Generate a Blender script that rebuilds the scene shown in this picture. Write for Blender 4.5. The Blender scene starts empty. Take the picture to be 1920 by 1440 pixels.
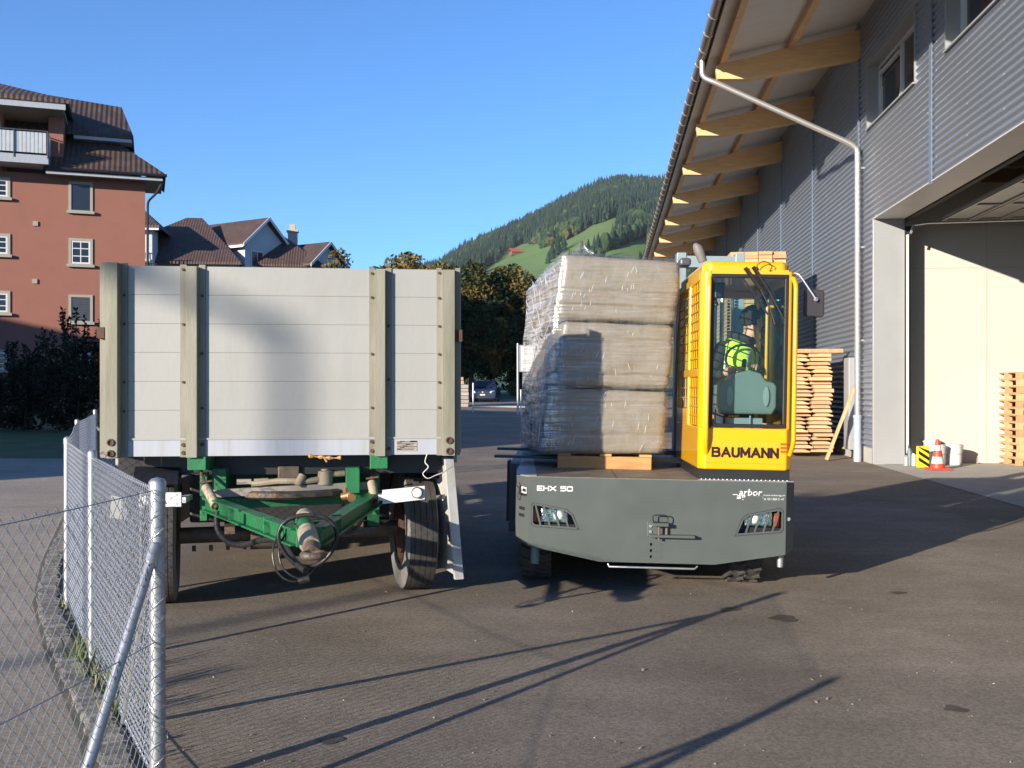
import bpy, math, random
from mathutils import Vector, Matrix, noise
from mathutils.geometry import tessellate_polygon
random.seed(11)
R = math.radians
S = bpy.context.scene
C = S.collection

# ------------------------------------------------------------------ camera
CAMH = 1.55
cam = bpy.data.cameras.new("camera")
cam.sensor_width = 36.0
cam.lens = 36.0 * 1900 / 1920
cam.shift_y = 10 / 1920
cam.clip_start = 0.1
cam.clip_end = 9000
camo = bpy.data.objects.new("camera", cam)
camo.location = (0, 0, CAMH)
camo.rotation_euler = (R(90), 0, 0)
C.objects.link(camo)
S.camera = camo

# ------------------------------------------------------------------ world, sun, exposure
SUN_EL = 13.2
SUN_AZ = 41.8          # light travels towards this bearing from +Y to +X
wd = bpy.data.worlds.new("World")
S.world = wd
wd.use_nodes = True
nt = wd.node_tree
for n in list(nt.nodes):
    nt.nodes.remove(n)
sky = nt.nodes.new("ShaderNodeTexSky")
sky.sky_type = 'NISHITA'
sky.sun_disc = False
sky.sun_elevation = R(SUN_EL)
sky.sun_rotation = R(180 + SUN_AZ)
sky.altitude = 600
sky.air_density = 1.0
sky.dust_density = 0.0
sky.ozone_density = 7.0
bgn = nt.nodes.new("ShaderNodeBackground")
bgn.inputs[1].default_value = 0.128
wo = nt.nodes.new("ShaderNodeOutputWorld")
nt.links.new(sky.outputs[0], bgn.inputs[0])
nt.links.new(bgn.outputs[0], wo.inputs[0])
sl = bpy.data.lights.new("sun", 'SUN')
sl.energy = 4.8
sl.angle = R(0.5)
sl.color = (1.0, 0.89, 0.74)
so = bpy.data.objects.new("sun", sl)
d = Vector((math.cos(R(SUN_EL)) * math.sin(R(SUN_AZ)), math.cos(R(SUN_EL)) * math.cos(R(SUN_AZ)), -math.sin(R(SUN_EL))))
so.rotation_euler = d.to_track_quat('-Z', 'Y').to_euler()
so.location = (-60, -60, 40)
C.objects.link(so)
S.view_settings.view_transform = 'Standard'
S.view_settings.look = 'None'
S.view_settings.exposure = 1.0
S.view_settings.gamma = 1.0
S.render.engine = 'CYCLES'
S.cycles.max_bounces = 6
S.cycles.transparent_max_bounces = 24

# ------------------------------------------------------------------ helpers
def P(px, py, Y):
    return Vector(((px - 960) / 1900 * Y, Y, CAMH - (py - 730) / 1900 * Y))

def gz(y):
    if y < 22: return 0.0
    if y < 69: return (y - 22) * 0.0153
    return 0.72 + (y - 69) * 0.02

def tag(o, label=None, cat=None, group=None, kind=None):
    if label: o['label'] = label
    if cat: o['category'] = cat
    if group: o['group'] = group
    if kind: o['kind'] = kind
    return o

def empty(name, loc=(0, 0, 0), rot=(0, 0, 0), label=None, cat=None, group=None):
    o = bpy.data.objects.new(name, None)
    o.empty_display_size = 0.2
    o.location = loc
    o.rotation_euler = rot
    C.objects.link(o)
    return tag(o, label, cat, group)

def kids(o):
    return [c for c in bpy.data.objects if c.parent == o]

def dup(o, parent=None):
    c = o.copy()
    C.objects.link(c)
    if parent is not None: c.parent = parent
    for k in kids(o): dup(k, c)
    return c

class MB:
    def __init__(s):
        s.v = []; s.f = []; s.m = []
    def add(s, vs, fs, mi=0):
        b = len(s.v)
        s.v.extend([tuple(p) for p in vs])
        for f in fs:
            s.f.append([b + i for i in f]); s.m.append(mi)
    def box(s, x0, x1, y0, y1, z0, z1, mi=0):
        vs = [(x0, y0, z0), (x1, y0, z0), (x1, y1, z0), (x0, y1, z0), (x0, y0, z1), (x1, y0, z1), (x1, y1, z1), (x0, y1, z1)]
        s.add(vs, [(0, 3, 2, 1), (4, 5, 6, 7), (0, 1, 5, 4), (1, 2, 6, 5), (2, 3, 7, 6), (3, 0, 4, 7)], mi)
    def beam(s, p0, p1, w, h, up=(0, 0, 1), mi=0):
        p0 = Vector(p0); p1 = Vector(p1)
        dd = (p1 - p0).normalized()
        sd = dd.cross(Vector(up)).normalized() * (w / 2)
        u = sd.cross(dd).normalized() * (h / 2)
        vs = []
        for p in (p0, p1):
            vs += [p - sd - u, p + sd - u, p + sd + u, p - sd + u]
        s.add(vs, [(0, 3, 2, 1), (4, 5, 6, 7), (0, 1, 5, 4), (1, 2, 6, 5), (2, 3, 7, 6), (3, 0, 4, 7)], mi)
    def tube(s, pts, r, n=8, closed=False, caps=True, mi=0):
        pts = [Vector(p) for p in pts]
        m = len(pts)
        rr = r if isinstance(r, (list, tuple)) else [r] * m
        prev = None; rings = []
        vs = []
        for i, p in enumerate(pts):
            if closed: t = pts[(i + 1) % m] - pts[i - 1]
            else: t = pts[min(i + 1, m - 1)] - pts[max(i - 1, 0)]
            t.normalize()
            if prev is None:
                a = Vector((0, 0, 1)) if abs(t.z) < 0.9 else Vector((1, 0, 0))
                prev = a - t * a.dot(t); prev.normalize()
            else:
                prev = prev - t * prev.dot(t); prev.normalize()
            b = t.cross(prev)
            rings.append(len(vs))
            for k in range(n):
                an = 2 * math.pi * k / n
                vs.append(p + prev * (math.cos(an) * rr[i]) + b * (math.sin(an) * rr[i]))
        fs = []
        for i in range(m if closed else m - 1):
            a = rings[i]; b = rings[(i + 1) % m]
            for k in range(n):
                fs.append((a + k, a + (k + 1) % n, b + (k + 1) % n, b + k))
        if caps and not closed:
            fs.append(tuple(range(n - 1, -1, -1)))
            fs.append(tuple(rings[-1] + k for k in range(n)))
        s.add(vs, fs, mi)
    def cyl(s, p0, p1, r0, r1=None, n=16, mi=0):
        s.tube([p0, p1], [r0, r0 if r1 is None else r1], n, mi=mi)
    def prism(s, poly, vec, mi=0):
        poly = [Vector(p) for p in poly]; vec = Vector(vec); n = len(poly)
        vs = poly + [p + vec for p in poly]
        fs = [tuple(range(n - 1, -1, -1)), tuple(range(n, 2 * n))]
        for i in range(n):
            j = (i + 1) % n
            fs.append((i, j, n + j, n + i))
        s.add(vs, fs, mi)
    def lathe(s, prof, n, M, mis=None, closed=False):
        """profile of (r, h) turned round the local z axis of M"""
        vs = []
        for (r, h) in prof:
            for k in range(n):
                a = 2 * math.pi * k / n
                vs.append(M @ Vector((r * math.cos(a), r * math.sin(a), h)))
        b = len(s.v)
        s.v.extend([tuple(p) for p in vs])
        m = len(prof)
        for i in range(m if closed else m - 1):
            j = (i + 1) % m
            for k in range(n):
                s.f.append([b + i * n + k, b + i * n + (k + 1) % n, b + j * n + (k + 1) % n, b + j * n + k])
                s.m.append(mis[i] if mis else 0)
    def quad(s, a, b, c, d_, mi=0):
        s.add([a, b, c, d_], [(0, 1, 2, 3)], mi)
    def build(s, name, mats, parent=None, smooth=None, bevel=0, seg=2, loc=None, rot=None, recalc=True):
        me = bpy.data.meshes.new(name)
        me.from_pydata(s.v, [], s.f)
        if not isinstance(mats, (list, tuple)): mats = [mats]
        for m in mats: me.materials.append(m)
        if len(mats) > 1: me.polygons.foreach_set("material_index", s.m)
        if recalc:
            import bmesh
            bm = bmesh.new(); bm.from_mesh(me)
            bmesh.ops.recalc_face_normals(bm, faces=bm.faces)
            bm.to_mesh(me); bm.free()
        if smooth is not None:
            me.polygons.foreach_set("use_smooth", [True] * len(me.polygons))
            if smooth < 180: me.set_sharp_from_angle(angle=R(smooth))
        me.update()
        o = bpy.data.objects.new(name, me)
        C.objects.link(o)
        if parent is not None: o.parent = parent
        if loc is not None: o.location = loc
        if rot is not None: o.rotation_euler = rot
        if bevel:
            bv = o.modifiers.new("bevel", 'BEVEL')
            bv.width = bevel; bv.segments = seg; bv.limit_method = 'ANGLE'; bv.angle_limit = R(35)
            bv.harden_normals = False
        return o

def bent(pts, r=0.08, n=5):
    """polyline with rounded corners"""
    pts = [Vector(p) for p in pts]
    out = [pts[0]]
    for i in range(1, len(pts) - 1):
        a, b, c = pts[i - 1], pts[i], pts[i + 1]
        ra = min(r, (a - b).length * .45, (c - b).length * .45)
        p = b + (a - b).normalized() * ra; q = b + (c - b).normalized() * ra
        for k in range(n + 1):
            t = k / n
            out.append(p * (1 - t) ** 2 + b * 2 * t * (1 - t) + q * t * t)
    out.append(pts[-1])
    return out

def smooth_path(pts, n=6):
    pts = [Vector(p) for p in pts]
    out = []
    for i in range(len(pts) - 1):
        p0 = pts[max(i - 1, 0)]; p1 = pts[i]; p2 = pts[i + 1]; p3 = pts[min(i + 2, len(pts) - 1)]
        for k in range(n):
            t = k / n
            out.append(0.5 * ((2 * p1) + (p2 - p0) * t + (2 * p0 - 5 * p1 + 4 * p2 - p3) * t * t + (3 * p1 - p0 - 3 * p2 + p3) * t ** 3))
    out.append(pts[-1])
    return out

# ------------------------------------------------------------------ materials
def mat(name, col, rough=0.6, metal=0.0, var=0.12, scale=3.0, bump=0.0, bscale=40.0, rand=0.0, col2=None, stretch=None,
        coat=0.0, spec=0.5, detail=6, c2lo=0.45, c2hi=0.65, c2scale=None, rvar=0.0, vein=None):
    m = bpy.data.materials.new(name)
    m.use_nodes = True
    t = m.node_tree
    b = t.nodes["Principled BSDF"]
    L = t.links.new
    tc = t.nodes.new("ShaderNodeTexCoord")
    mp = t.nodes.new("ShaderNodeMapping")
    if stretch: mp.inputs['Scale'].default_value = stretch
    L(tc.outputs['Object'], mp.inputs['Vector'])
    nz = t.nodes.new("ShaderNodeTexNoise")
    nz.inputs['Scale'].default_value = scale
    nz.inputs['Detail'].default_value = detail
    nz.inputs['Roughness'].default_value = 0.62
    L(mp.outputs[0], nz.inputs['Vector'])
    base = t.nodes.new("ShaderNodeRGB"); base.outputs[0].default_value = (*col, 1)
    cur = base.outputs[0]
    if col2 is not None:
        n2 = t.nodes.new("ShaderNodeTexNoise")
        n2.inputs['Scale'].default_value = c2scale or scale * .6
        n2.inputs['Detail'].default_value = detail
        n2.inputs['Roughness'].default_value = 0.65
        L(mp.outputs[0], n2.inputs['Vector'])
        mr = t.nodes.new("ShaderNodeMapRange")
        mr.inputs[1].default_value = c2lo; mr.inputs[2].default_value = c2hi
        L(n2.outputs[0], mr.inputs[0])
        mx = t.nodes.new("ShaderNodeMix"); mx.data_type = 'RGBA'
        L(mr.outputs[0], mx.inputs[0]); L(cur, mx.inputs[6])
        mx.inputs[7].default_value = (*col2, 1)
        cur = mx.outputs[2]
    mr = t.nodes.new("ShaderNodeMapRange")
    mr.inputs[1].default_value = 0.25; mr.inputs[2].default_value = 0.75
    mr.inputs[3].default_value = 1 - var; mr.inputs[4].default_value = 1 + var
    L(nz.outputs[0], mr.inputs[0])
    fac = mr.outputs[0]
    if rand:
        oi = t.nodes.new("ShaderNodeObjectInfo")
        m2 = t.nodes.new("ShaderNodeMapRange")
        m2.inputs[3].default_value = 1 - rand; m2.inputs[4].default_value = 1 + rand
        L(oi.outputs['Random'], m2.inputs[0])
        mm = t.nodes.new("ShaderNodeMath"); mm.operation = 'MULTIPLY'
        L(fac, mm.inputs[0]); L(m2.outputs[0], mm.inputs[1]); fac = mm.outputs[0]
    vm = t.nodes.new("ShaderNodeVectorMath"); vm.operation = 'SCALE'
    L(cur, vm.inputs[0]); L(fac, vm.inputs['Scale'])
    L(vm.outputs[0], b.inputs['Base Color'])
    b.inputs['Roughness'].default_value = rough
    if rvar:
        m3 = t.nodes.new("ShaderNodeMapRange")
        m3.inputs[1].default_value = 0.3; m3.inputs[2].default_value = 0.7
        m3.inputs[3].default_value = rough - rvar; m3.inputs[4].default_value = rough + rvar
        L(nz.outputs[0], m3.inputs[0]); L(m3.outputs[0], b.inputs['Roughness'])
    b.inputs['Metallic'].default_value = metal
    b.inputs['Specular IOR Level'].default_value = spec
    if coat:
        b.inputs['Coat Weight'].default_value = coat
        b.inputs['Coat Roughness'].default_value = 0.08
    if bump:
        n3 = t.nodes.new("ShaderNodeTexNoise")
        n3.inputs['Scale'].default_value = bscale
        n3.inputs['Detail'].default_value = 4
        L(mp.outputs[0], n3.inputs['Vector'])
        bp = t.nodes.new("ShaderNodeBump")
        bp.inputs['Strength'].default_value = min(1, bump)
        bp.inputs['Distance'].default_value = 0.01 * max(1, bump)
        L(n3.outputs[0], bp.inputs['Height']); L(bp.outputs[0], b.inputs['Normal'])
    return m

def glass_mat(name, tint=(0.75, 0.85, 0.85), amt=0.10):
    m = bpy.data.materials.new(name); m.use_nodes = True
    t = m.node_tree; L = t.links.new
    for n in list(t.nodes): t.nodes.remove(n)
    o = t.nodes.new("ShaderNodeOutputMaterial")
    tr = t.nodes.new("ShaderNodeBsdfTransparent"); tr.inputs[0].default_value = (*tint, 1)
    gl = t.nodes.new("ShaderNodeBsdfGlossy"); gl.inputs['Roughness'].default_value = 0.02
    fr = t.nodes.new("ShaderNodeFresnel"); fr.inputs[0].default_value = 1.38
    ad = t.nodes.new("ShaderNodeMath"); ad.operation = 'ADD'; ad.inputs[1].default_value = amt; ad.use_clamp = True
    L(fr.outputs[0], ad.inputs[0])
    mx = t.nodes.new("ShaderNodeMixShader")
    L(ad.outputs[0], mx.inputs[0]); L(tr.outputs[0], mx.inputs[1]); L(gl.outputs[0], mx.inputs[2])
    L(mx.outputs[0], o.inputs[0])
    return m

MT = {}
MT['asphalt'] = None
MT['galv'] = mat("galvanised", (0.42, 0.44, 0.46), 0.42, 0.75, 0.18, 14, 0.15, 60)
MT['wire'] = mat("galvanised_wire", (0.45, 0.48, 0.52), 0.38, 0.7, 0.1, 20)
MT['alu'] = mat("weathered_aluminium", (0.290, 0.293, 0.280), 0.55, 0.0, 0.06, 2.0, 0.1, 30, stretch=(1, 1, .35), col2=(0.235, 0.235, 0.215), c2lo=.5, c2hi=.8)
MT['post_alu'] = mat("dirty_post", (0.222, 0.212, 0.168), 0.65, 0.0, 0.25, 3, 0.15, 40, stretch=(3, 3, .35), col2=(0.135, 0.138, 0.085), c2lo=.45, c2hi=.75)
MT['rail_white'] = mat("rail_white", (0.33, 0.35, 0.395), 0.5, 0, 0.08, 5, 0, col2=(0.28, 0.28, 0.27), stretch=(5, 1, .5), c2lo=.5, c2hi=.8)
MT['green'] = mat("chassis_green", (0.008, 0.135, 0.042), 0.5, 0, 0.25, 8, 0.2, 50, col2=(0.03, 0.10, 0.05), c2lo=.5, c2hi=.75)
MT['rubber'] = mat("tyre_rubber", (0.045, 0.042, 0.040), 0.8, 0, 0.3, 12, 0.2, 70)
MT['sidewall'] = mat("dusty_sidewall", (0.16, 0.155, 0.145), 0.85, 0, 0.2, 8, 0.2, 50)
MT['black'] = mat("black_paint", (0.014, 0.014, 0.016), 0.45, 0, 0.2, 6)
MT['hose'] = mat("black_hose", (0.02, 0.02, 0.021), 0.4, 0, 0.2, 20)
MT['grime'] = mat("grimy_steel", (0.10, 0.085, 0.07), 0.6, 0.3, 0.35, 12, 0.3, 60, col2=(0.16, 0.10, 0.06))
MT['rust'] = mat("rusty_steel", (0.085, 0.045, 0.03), 0.8, 0.1, 0.3, 14, 0.3, 60)
MT['spring'] = mat("dusty_cylinder", (0.33, 0.28, 0.20), 0.7, 0.2, 0.25, 14, 0.2, 60)
MT['white'] = mat("white_paint", (0.58, 0.58, 0.57), 0.45, 0, 0.06, 5)
MT['yellow'] = mat("cab_yellow", (0.72, 0.36, 0.002), 0.28, 0, 0.03, 2, coat=0.6)
MT['grey'] = mat("chassis_grey", (0.074, 0.085, 0.081), 0.38, 0, 0.09, 2.2, coat=0.2, rvar=.08, col2=(0.068, 0.075, 0.066), c2lo=.5, c2hi=.7, c2scale=1.3)
MT['dkgrey'] = mat("dark_grey_paint", (0.055, 0.062, 0.075), 0.45, 0, 0.12, 4)
MT['mast'] = mat("mast_blue_grey", (0.23, 0.29, 0.31), 0.45, 0.1, 0.12, 4)
MT['deck'] = mat("worn_deck", (0.15, 0.125, 0.10), 0.6, 0.1, 0.3, 6, 0.25, 60, col2=(0.20, 0.175, 0.14))
MT['gasket'] = mat("rubber_gasket", (0.010, 0.010, 0.011), 0.5, 0, 0.1, 10)
MT['console'] = mat("console_grey", (0.13, 0.185, 0.185), 0.5, 0, 0.06, 6)
MT['glass'] = glass_mat("clear_glass", (0.86, 0.93, 0.92), 0.0)
MT['wood'] = mat("fresh_wood", (0.42, 0.235, 0.085), 0.65, 0, 0.18, 3, 0.15, 50, rand=.13, stretch=(1.5, 8, 8), col2=(0.32, 0.165, 0.055), c2lo=.5, c2hi=.75)
MT['board'] = mat("sawn_board", (0.52, 0.325, 0.165), 0.75, 0, 0.2, 7, 0.15, 60, rand=.22, col2=(0.43, 0.25, 0.125), c2lo=.5, c2hi=.7)
MT['greyboard'] = mat("weathered_board", (0.33, 0.29, 0.25), 0.85, 0, 0.2, 7, 0.1, 60, rand=.2)
MT['glulam'] = mat("glulam_beam", (0.66, 0.42, 0.20), 0.6, 0, 0.16, 2.2, 0.08, 30, stretch=(1.2, 6, 12), col2=(0.52, 0.29, 0.12), c2lo=.55, c2hi=.75)
MT['clad'] = mat("corrugated_sheet", (0.235, 0.265, 0.31), 0.36, 0.4, 0.05, 1.0)
MT['flash'] = mat("flashing_strip", (0.20, 0.25, 0.33), 0.4, 0.4, 0.06, 2)
MT['jamb'] = mat("jamb_sheet", (0.31, 0.32, 0.33), 0.45, 0.15, 0.05, 1.5)
MT['soffit'] = mat("soffit_panel", (0.66, 0.62, 0.56), 0.7, 0, 0.07, 1.2, stretch=(.5, 3, 1))
MT['concrete'] = mat("concrete", (0.40, 0.375, 0.33), 0.85, 0, 0.12, 2, 0.2, 40)
MT['plaster'] = mat("cream_wall", (0.46, 0.435, 0.395), 0.8, 0, 0.04, 1.2)
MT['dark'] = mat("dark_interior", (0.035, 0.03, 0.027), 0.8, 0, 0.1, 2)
MT['pipe'] = mat("downpipe_metal", (0.62, 0.61, 0.60), 0.3, 0.75, 0.08, 4)
MT['gutter'] = mat("gutter_metal", (0.30, 0.25, 0.21), 0.4, 0.55, 0.12, 2)
MT['pink'] = mat("pink_render", (0.250, 0.106, 0.077), 0.9, 0, 0.06, 1.2, 0.15, 25)
MT['frame'] = mat("window_surround", (0.30, 0.285, 0.24), 0.7, 0, 0.06, 4)
MT['pane'] = mat("dark_pane", (0.02, 0.024, 0.034), 0.08, 0, 0.2, .8)
MT['whitewall'] = mat("white_render", (0.42, 0.44, 0.47), 0.85, 0, 0.05, 1.5)

def tile_mat(name, c1, c2, sc):
    m = mat(name, c1, 0.75, 0, 0.25, 2.5, 0, col2=c2, c2scale=1.2)
    t = m.node_tree; L = t.links.new
    b = t.nodes["Principled BSDF"]
    tc = t.nodes.new("ShaderNodeTexCoord")
    sx = t.nodes.new("ShaderNodeSeparateXYZ")
    L(tc.outputs['Object'], sx.inputs[0])
    def saw(sock, s):
        mu = t.nodes.new("ShaderNodeMath"); mu.operation = 'MULTIPLY'; mu.inputs[1].default_value = s
        L(sock, mu.inputs[0])
        fr = t.nodes.new("ShaderNodeMath"); fr.operation = 'PINGPONG'; fr.inputs[1].default_value = .5
        L(mu.outputs[0], fr.inputs[0]); return fr.outputs[0]
    add = t.nodes.new("ShaderNodeMath"); add.operation = 'ADD'
    L(saw(sx.outputs[0], sc), add.inputs[0])
    z2 = t.nodes.new("ShaderNodeMath"); z2.operation = 'MULTIPLY'; z2.inputs[1].default_value = sc * 1.15
    L(sx.outputs[2], z2.inputs[0])
    f2 = t.nodes.new("ShaderNodeMath"); f2.operation = 'FRACT'; L(z2.outputs[0], f2.inputs[0])
    L(f2.outputs[0], add.inputs[1])
    bp = t.nodes.new("ShaderNodeBump"); bp.inputs['Strength'].default_value = 1.0; bp.inputs['Distance'].default_value = 0.07
    bp.invert = True
    L(add.outputs[0], bp.inputs['Height']); L(bp.outputs[0], b.inputs['Normal'])
    return m
MT['tile'] = tile_mat("clay_tiles", (0.060, 0.036, 0.028), (0.10, 0.060, 0.040), 4.2)
MT['tile2'] = tile_mat("brown_tiles", (0.075, 0.044, 0.036), (0.10, 0.06, 0.046), 4.5)

def text_part(txt, name, parent, M, width, height, m, bold=0.0, depth=0.002, shear=0.0, space=1.0):
    """flat lettering; M maps the text plane (x right, y up) to the parent's space"""
    cu = bpy.data.curves.new("t", 'FONT')
    cu.body = txt; cu.size = 1; cu.offset = bold; cu.extrude = 0.0; cu.shear = shear; cu.space_character = space
    cu.resolution_u = 3
    ob = bpy.data.objects.new("t", cu); C.objects.link(ob)
    dg = bpy.context.evaluated_depsgraph_get(); dg.update()
    me = bpy.data.meshes.new_from_object(ob.evaluated_get(dg))
    bpy.data.objects.remove(ob)
    xs = [v.co.x for v in me.vertices]; ys = [v.co.y for v in me.vertices]
    x0, x1, y0, y1 = min(xs), max(xs), min(ys), max(ys)
    for v in me.vertices:
        v.co = M @ Vector(((v.co.x - x0) / (x1 - x0) * width, (v.co.y - y0) / (y1 - y0) * height, 0))
    me.materials.clear(); me.materials.append(m)
    me.name = name
    o = bpy.data.objects.new(name, me); C.objects.link(o); o.parent = parent
    sm = o.modifiers.new("thickness", 'SOLIDIFY'); sm.thickness = depth; sm.offset = 0
    return o

STROKES = {
 'B': [[(0, 0), (0, 1), (.52, 1), (.72, .92), (.75, .76), (.70, .60), (.52, .53), (0, .53)], [(.52, .53), (.76, .45), (.82, .26), (.76, .08), (.55, 0), (0, 0)]],
 'A': [[(0, 0), (.46, 1), (.92, 0)], [(.17, .32), (.75, .32)]],
 'U': [[(0, 1), (0, .32), (.08, .10), (.24, 0), (.50, 0), (.66, .10), (.74, .32), (.74, 1)]],
 'M': [[(0, 0), (.02, 1), (.47, .26), (.92, 1), (.94, 0)]],
 'N': [[(0, 0), (0, 1), (.76, 0), (.76, 1)]],
 'E': [[(.8, 1), (0, 1), (0, 0), (.8, 0)], [(0, .5), (.7, .5)]],
 'H': [[(0, 0), (0, 1)], [(.85, 0), (.85, 1)], [(0, .5), (.85, .5)]],
 'X': [[(0, 0), (.95, 1)], [(0, 1), (.95, 0)]],
 '5': [[(.82, 1), (0, 1), (0, .58), (.70, .58), (.84, .46), (.84, .14), (.70, 0), (0, 0)]],
 '0': [[(.14, 0), (0, .14), (0, .86), (.14, 1), (.72, 1), (.86, .86), (.86, .14), (.72, 0), (.14, 0)]],
 ' ': []}
def stroke_part(txt, name, parent, M, width, height, w, m, gap=.28):
    """lettering of constant stroke width, each stroke a thin raised ribbon"""
    adv = 0; segs = []
    for ch in txt:
        mx = max([p[0] for l in STROKES[ch] for p in l] or [.35])
        for l in STROKES[ch]: segs.append([(adv + x, y) for x, y in l])
        adv += mx + gap
    k = (width - w) / (adv - gap); hh = height - w
    mb = MB(); e = 0.0
    for l in segs:
        pts = [Vector((w / 2 + x * k, w / 2 + y * hh)) for x, y in l]
        for a, b in zip(pts[:-1], pts[1:]):
            d_ = (b - a).normalized(); n_ = Vector((-d_.y, d_.x)) * (w / 2); x_ = d_ * (w / 2)
            q = [a - x_ - n_, b + x_ - n_, b + x_ + n_, a - x_ + n_]
            e += .00007
            mb.prism([M @ Vector((p.x, p.y, 0)) for p in q], (M.to_3x3() @ Vector((0, 0, .0018 + e))))
    o = mb.build(name, m, parent)
    return o
# ------------------------------------------------------------------ ground
def asphalt(name, c1, c2, speck):
    m = mat(name, c1, 0.9, 0, 0.2, 0.35, 0, col2=c2, c2scale=0.55, spec=0.25)
    t = m.node_tree; L = t.links.new
    b = t.nodes["Principled BSDF"]
    src = b.inputs['Base Color'].links[0].from_socket
    tc = t.nodes.new("ShaderNodeTexCoord")
    vo = t.nodes.new("ShaderNodeTexVoronoi"); vo.inputs['Scale'].default_value = 75
    L(tc.outputs['Object'], vo.inputs['Vector'])
    mr = t.nodes.new("ShaderNodeMapRange"); mr.inputs[1].default_value = 0; mr.inputs[2].default_value = 1
    mr.inputs[3].default_value = 1 - speck; mr.inputs[4].default_value = 1 + speck
    sp = t.nodes.new("ShaderNodeSeparateColor"); L(vo.outputs['Color'], sp.inputs[0]); L(sp.outputs[0], mr.inputs[0])
    vm = t.nodes.new("ShaderNodeVectorMath"); vm.operation = 'SCALE'
    L(src, vm.inputs[0]); L(mr.outputs[0], vm.inputs['Scale'])
    # blotches and rolled streaks
    n2 = t.nodes.new("ShaderNodeTexNoise"); n2.inputs['Scale'].default_value = 1.6; n2.inputs['Detail'].default_value = 8
    mp = t.nodes.new("ShaderNodeMapping"); mp.inputs['Rotation'].default_value = (0, 0, R(4)); mp.inputs['Scale'].default_value = (.5, 2.2, 1)
    L(tc.outputs['Object'], mp.inputs[0]); L(mp.outputs[0], n2.inputs['Vector'])
    m2 = t.nodes.new("ShaderNodeMapRange"); m2.inputs[1].default_value = .3; m2.inputs[2].default_value = .7
    m2.inputs[3].default_value = .92; m2.inputs[4].default_value = 1.08
    L(n2.outputs[0], m2.inputs[0])
    v2 = t.nodes.new("ShaderNodeVectorMath"); v2.operation = 'SCALE'
    L(vm.outputs[0], v2.inputs[0]); L(m2.outputs[0], v2.inputs['Scale'])
    L(v2.outputs[0], b.inputs['Base Color'])
    n3 = t.nodes.new("ShaderNodeTexNoise"); n3.inputs['Scale'].default_value = 90; n3.inputs['Detail'].default_value = 3
    L(tc.outputs['Object'], n3.inputs['Vector'])
    wv = t.nodes.new("ShaderNodeTexWave"); wv.inputs['Scale'].default_value = 4.2; wv.inputs['Distortion'].default_value = 2.5
    wv.inputs['Detail'].default_value = 3
    wv.bands_direction = 'Y'
    L(tc.outputs['Object'], wv.inputs['Vector'])
    wm = t.nodes.new("ShaderNodeMath"); wm.operation = 'MULTIPLY_ADD'; wm.inputs[1].default_value = .14
    L(wv.outputs[0], wm.inputs[0]); L(n3.outputs[0], wm.inputs[2])
    bp = t.nodes.new("ShaderNodeBump"); bp.inputs['Strength'].default_value = .5; bp.inputs['Distance'].default_value = .004
    L(wm.outputs[0], bp.inputs['Height']); L(bp.outputs[0], b.inputs['Normal'])
    return m
MT['yard'] = asphalt("yard_asphalt", (0.190, 0.158, 0.122), (0.250, 0.209, 0.165), .22)
MT['road'] = asphalt("road_asphalt", (0.31, 0.265, 0.215), (0.26, 0.222, 0.182), .25)
MT['grass'] = mat("verge_grass", (0.045, 0.085, 0.022), 0.9, 0, 0.35, 1.2, 0.5, 20, col2=(0.075, 0.09, 0.03))
MT['meadow'] = mat("hill_meadow", (0.088, 0.160, 0.030), 0.95, 0, 0.25, 0.012, 0, col2=(0.115, 0.155, 0.042), c2scale=.008)

YB = [-60, -30, -12, 0, 6, 12, 16, 22, 30, 40, 50, 60, 69, 90, 120, 150, 200, 300]
def sheet(name, left, right, y0, y1, dz, m, kind='structure', nx=1):
    ys = sorted(set([y0, y1] + [y for y in YB if y0 < y < y1] + [p[1] for f in (left, right) if isinstance(f, list) for p in f if y0 < p[1] < y1]))
    def xv(f, y):
        if not isinstance(f, list): return f
        for a, b in zip(f[:-1], f[1:]):
            if a[1] <= y <= b[1]: return a[0] + (b[0] - a[0]) * (y - a[1]) / (b[1] - a[1])
        return f[0][0] if y < f[0][1] else f[-1][0]
    mb = MB()
    for a, b in zip(ys[:-1], ys[1:]):
        mb.quad((xv(left, a), a, gz(a) + dz), (xv(right, a), a, gz(a) + dz), (xv(right, b), b, gz(b) + dz), (xv(left, b), b, gz(b) + dz))
    o = mb.build(name, m)
    o['kind'] = kind
    return o

FENCE = [(-1.365, 3.9), (-2.37, 5.72), (-3.2, 7.29), (-4.98, 11.6), (-6.5, 15.8)]
FB = (-1.68, 1.62)
kerbline = [(-1.40, 1.0), (-1.36, 3.0), (-1.42, 3.7), (-1.83, 4.55), (-2.545, 5.80), (-3.36, 7.35), (-4.17, 9.25), (-5.10, 11.7), (-6.60, 15.6), (-7.4, 17.8), (-9.5, 22.5)]
# one big sheet to the foot of the hills and far to the sides
sheet('ground', -700, 900, -60, 300, -0.02, MT['grass'])
sheet('yard', [(-1.30, -60), (-1.30, 1.0)] + [(x + .10, y) for x, y in kerbline[1:]] + [(-9.5, 30), (-7, 74)], 40, -60, 74, 0.0, MT['yard'])
sheet('road', -90, [(-1.6, -60)] + [(x - .085, y) for x, y in kerbline], -60, 22.5, 0.004, MT['road'])

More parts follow.
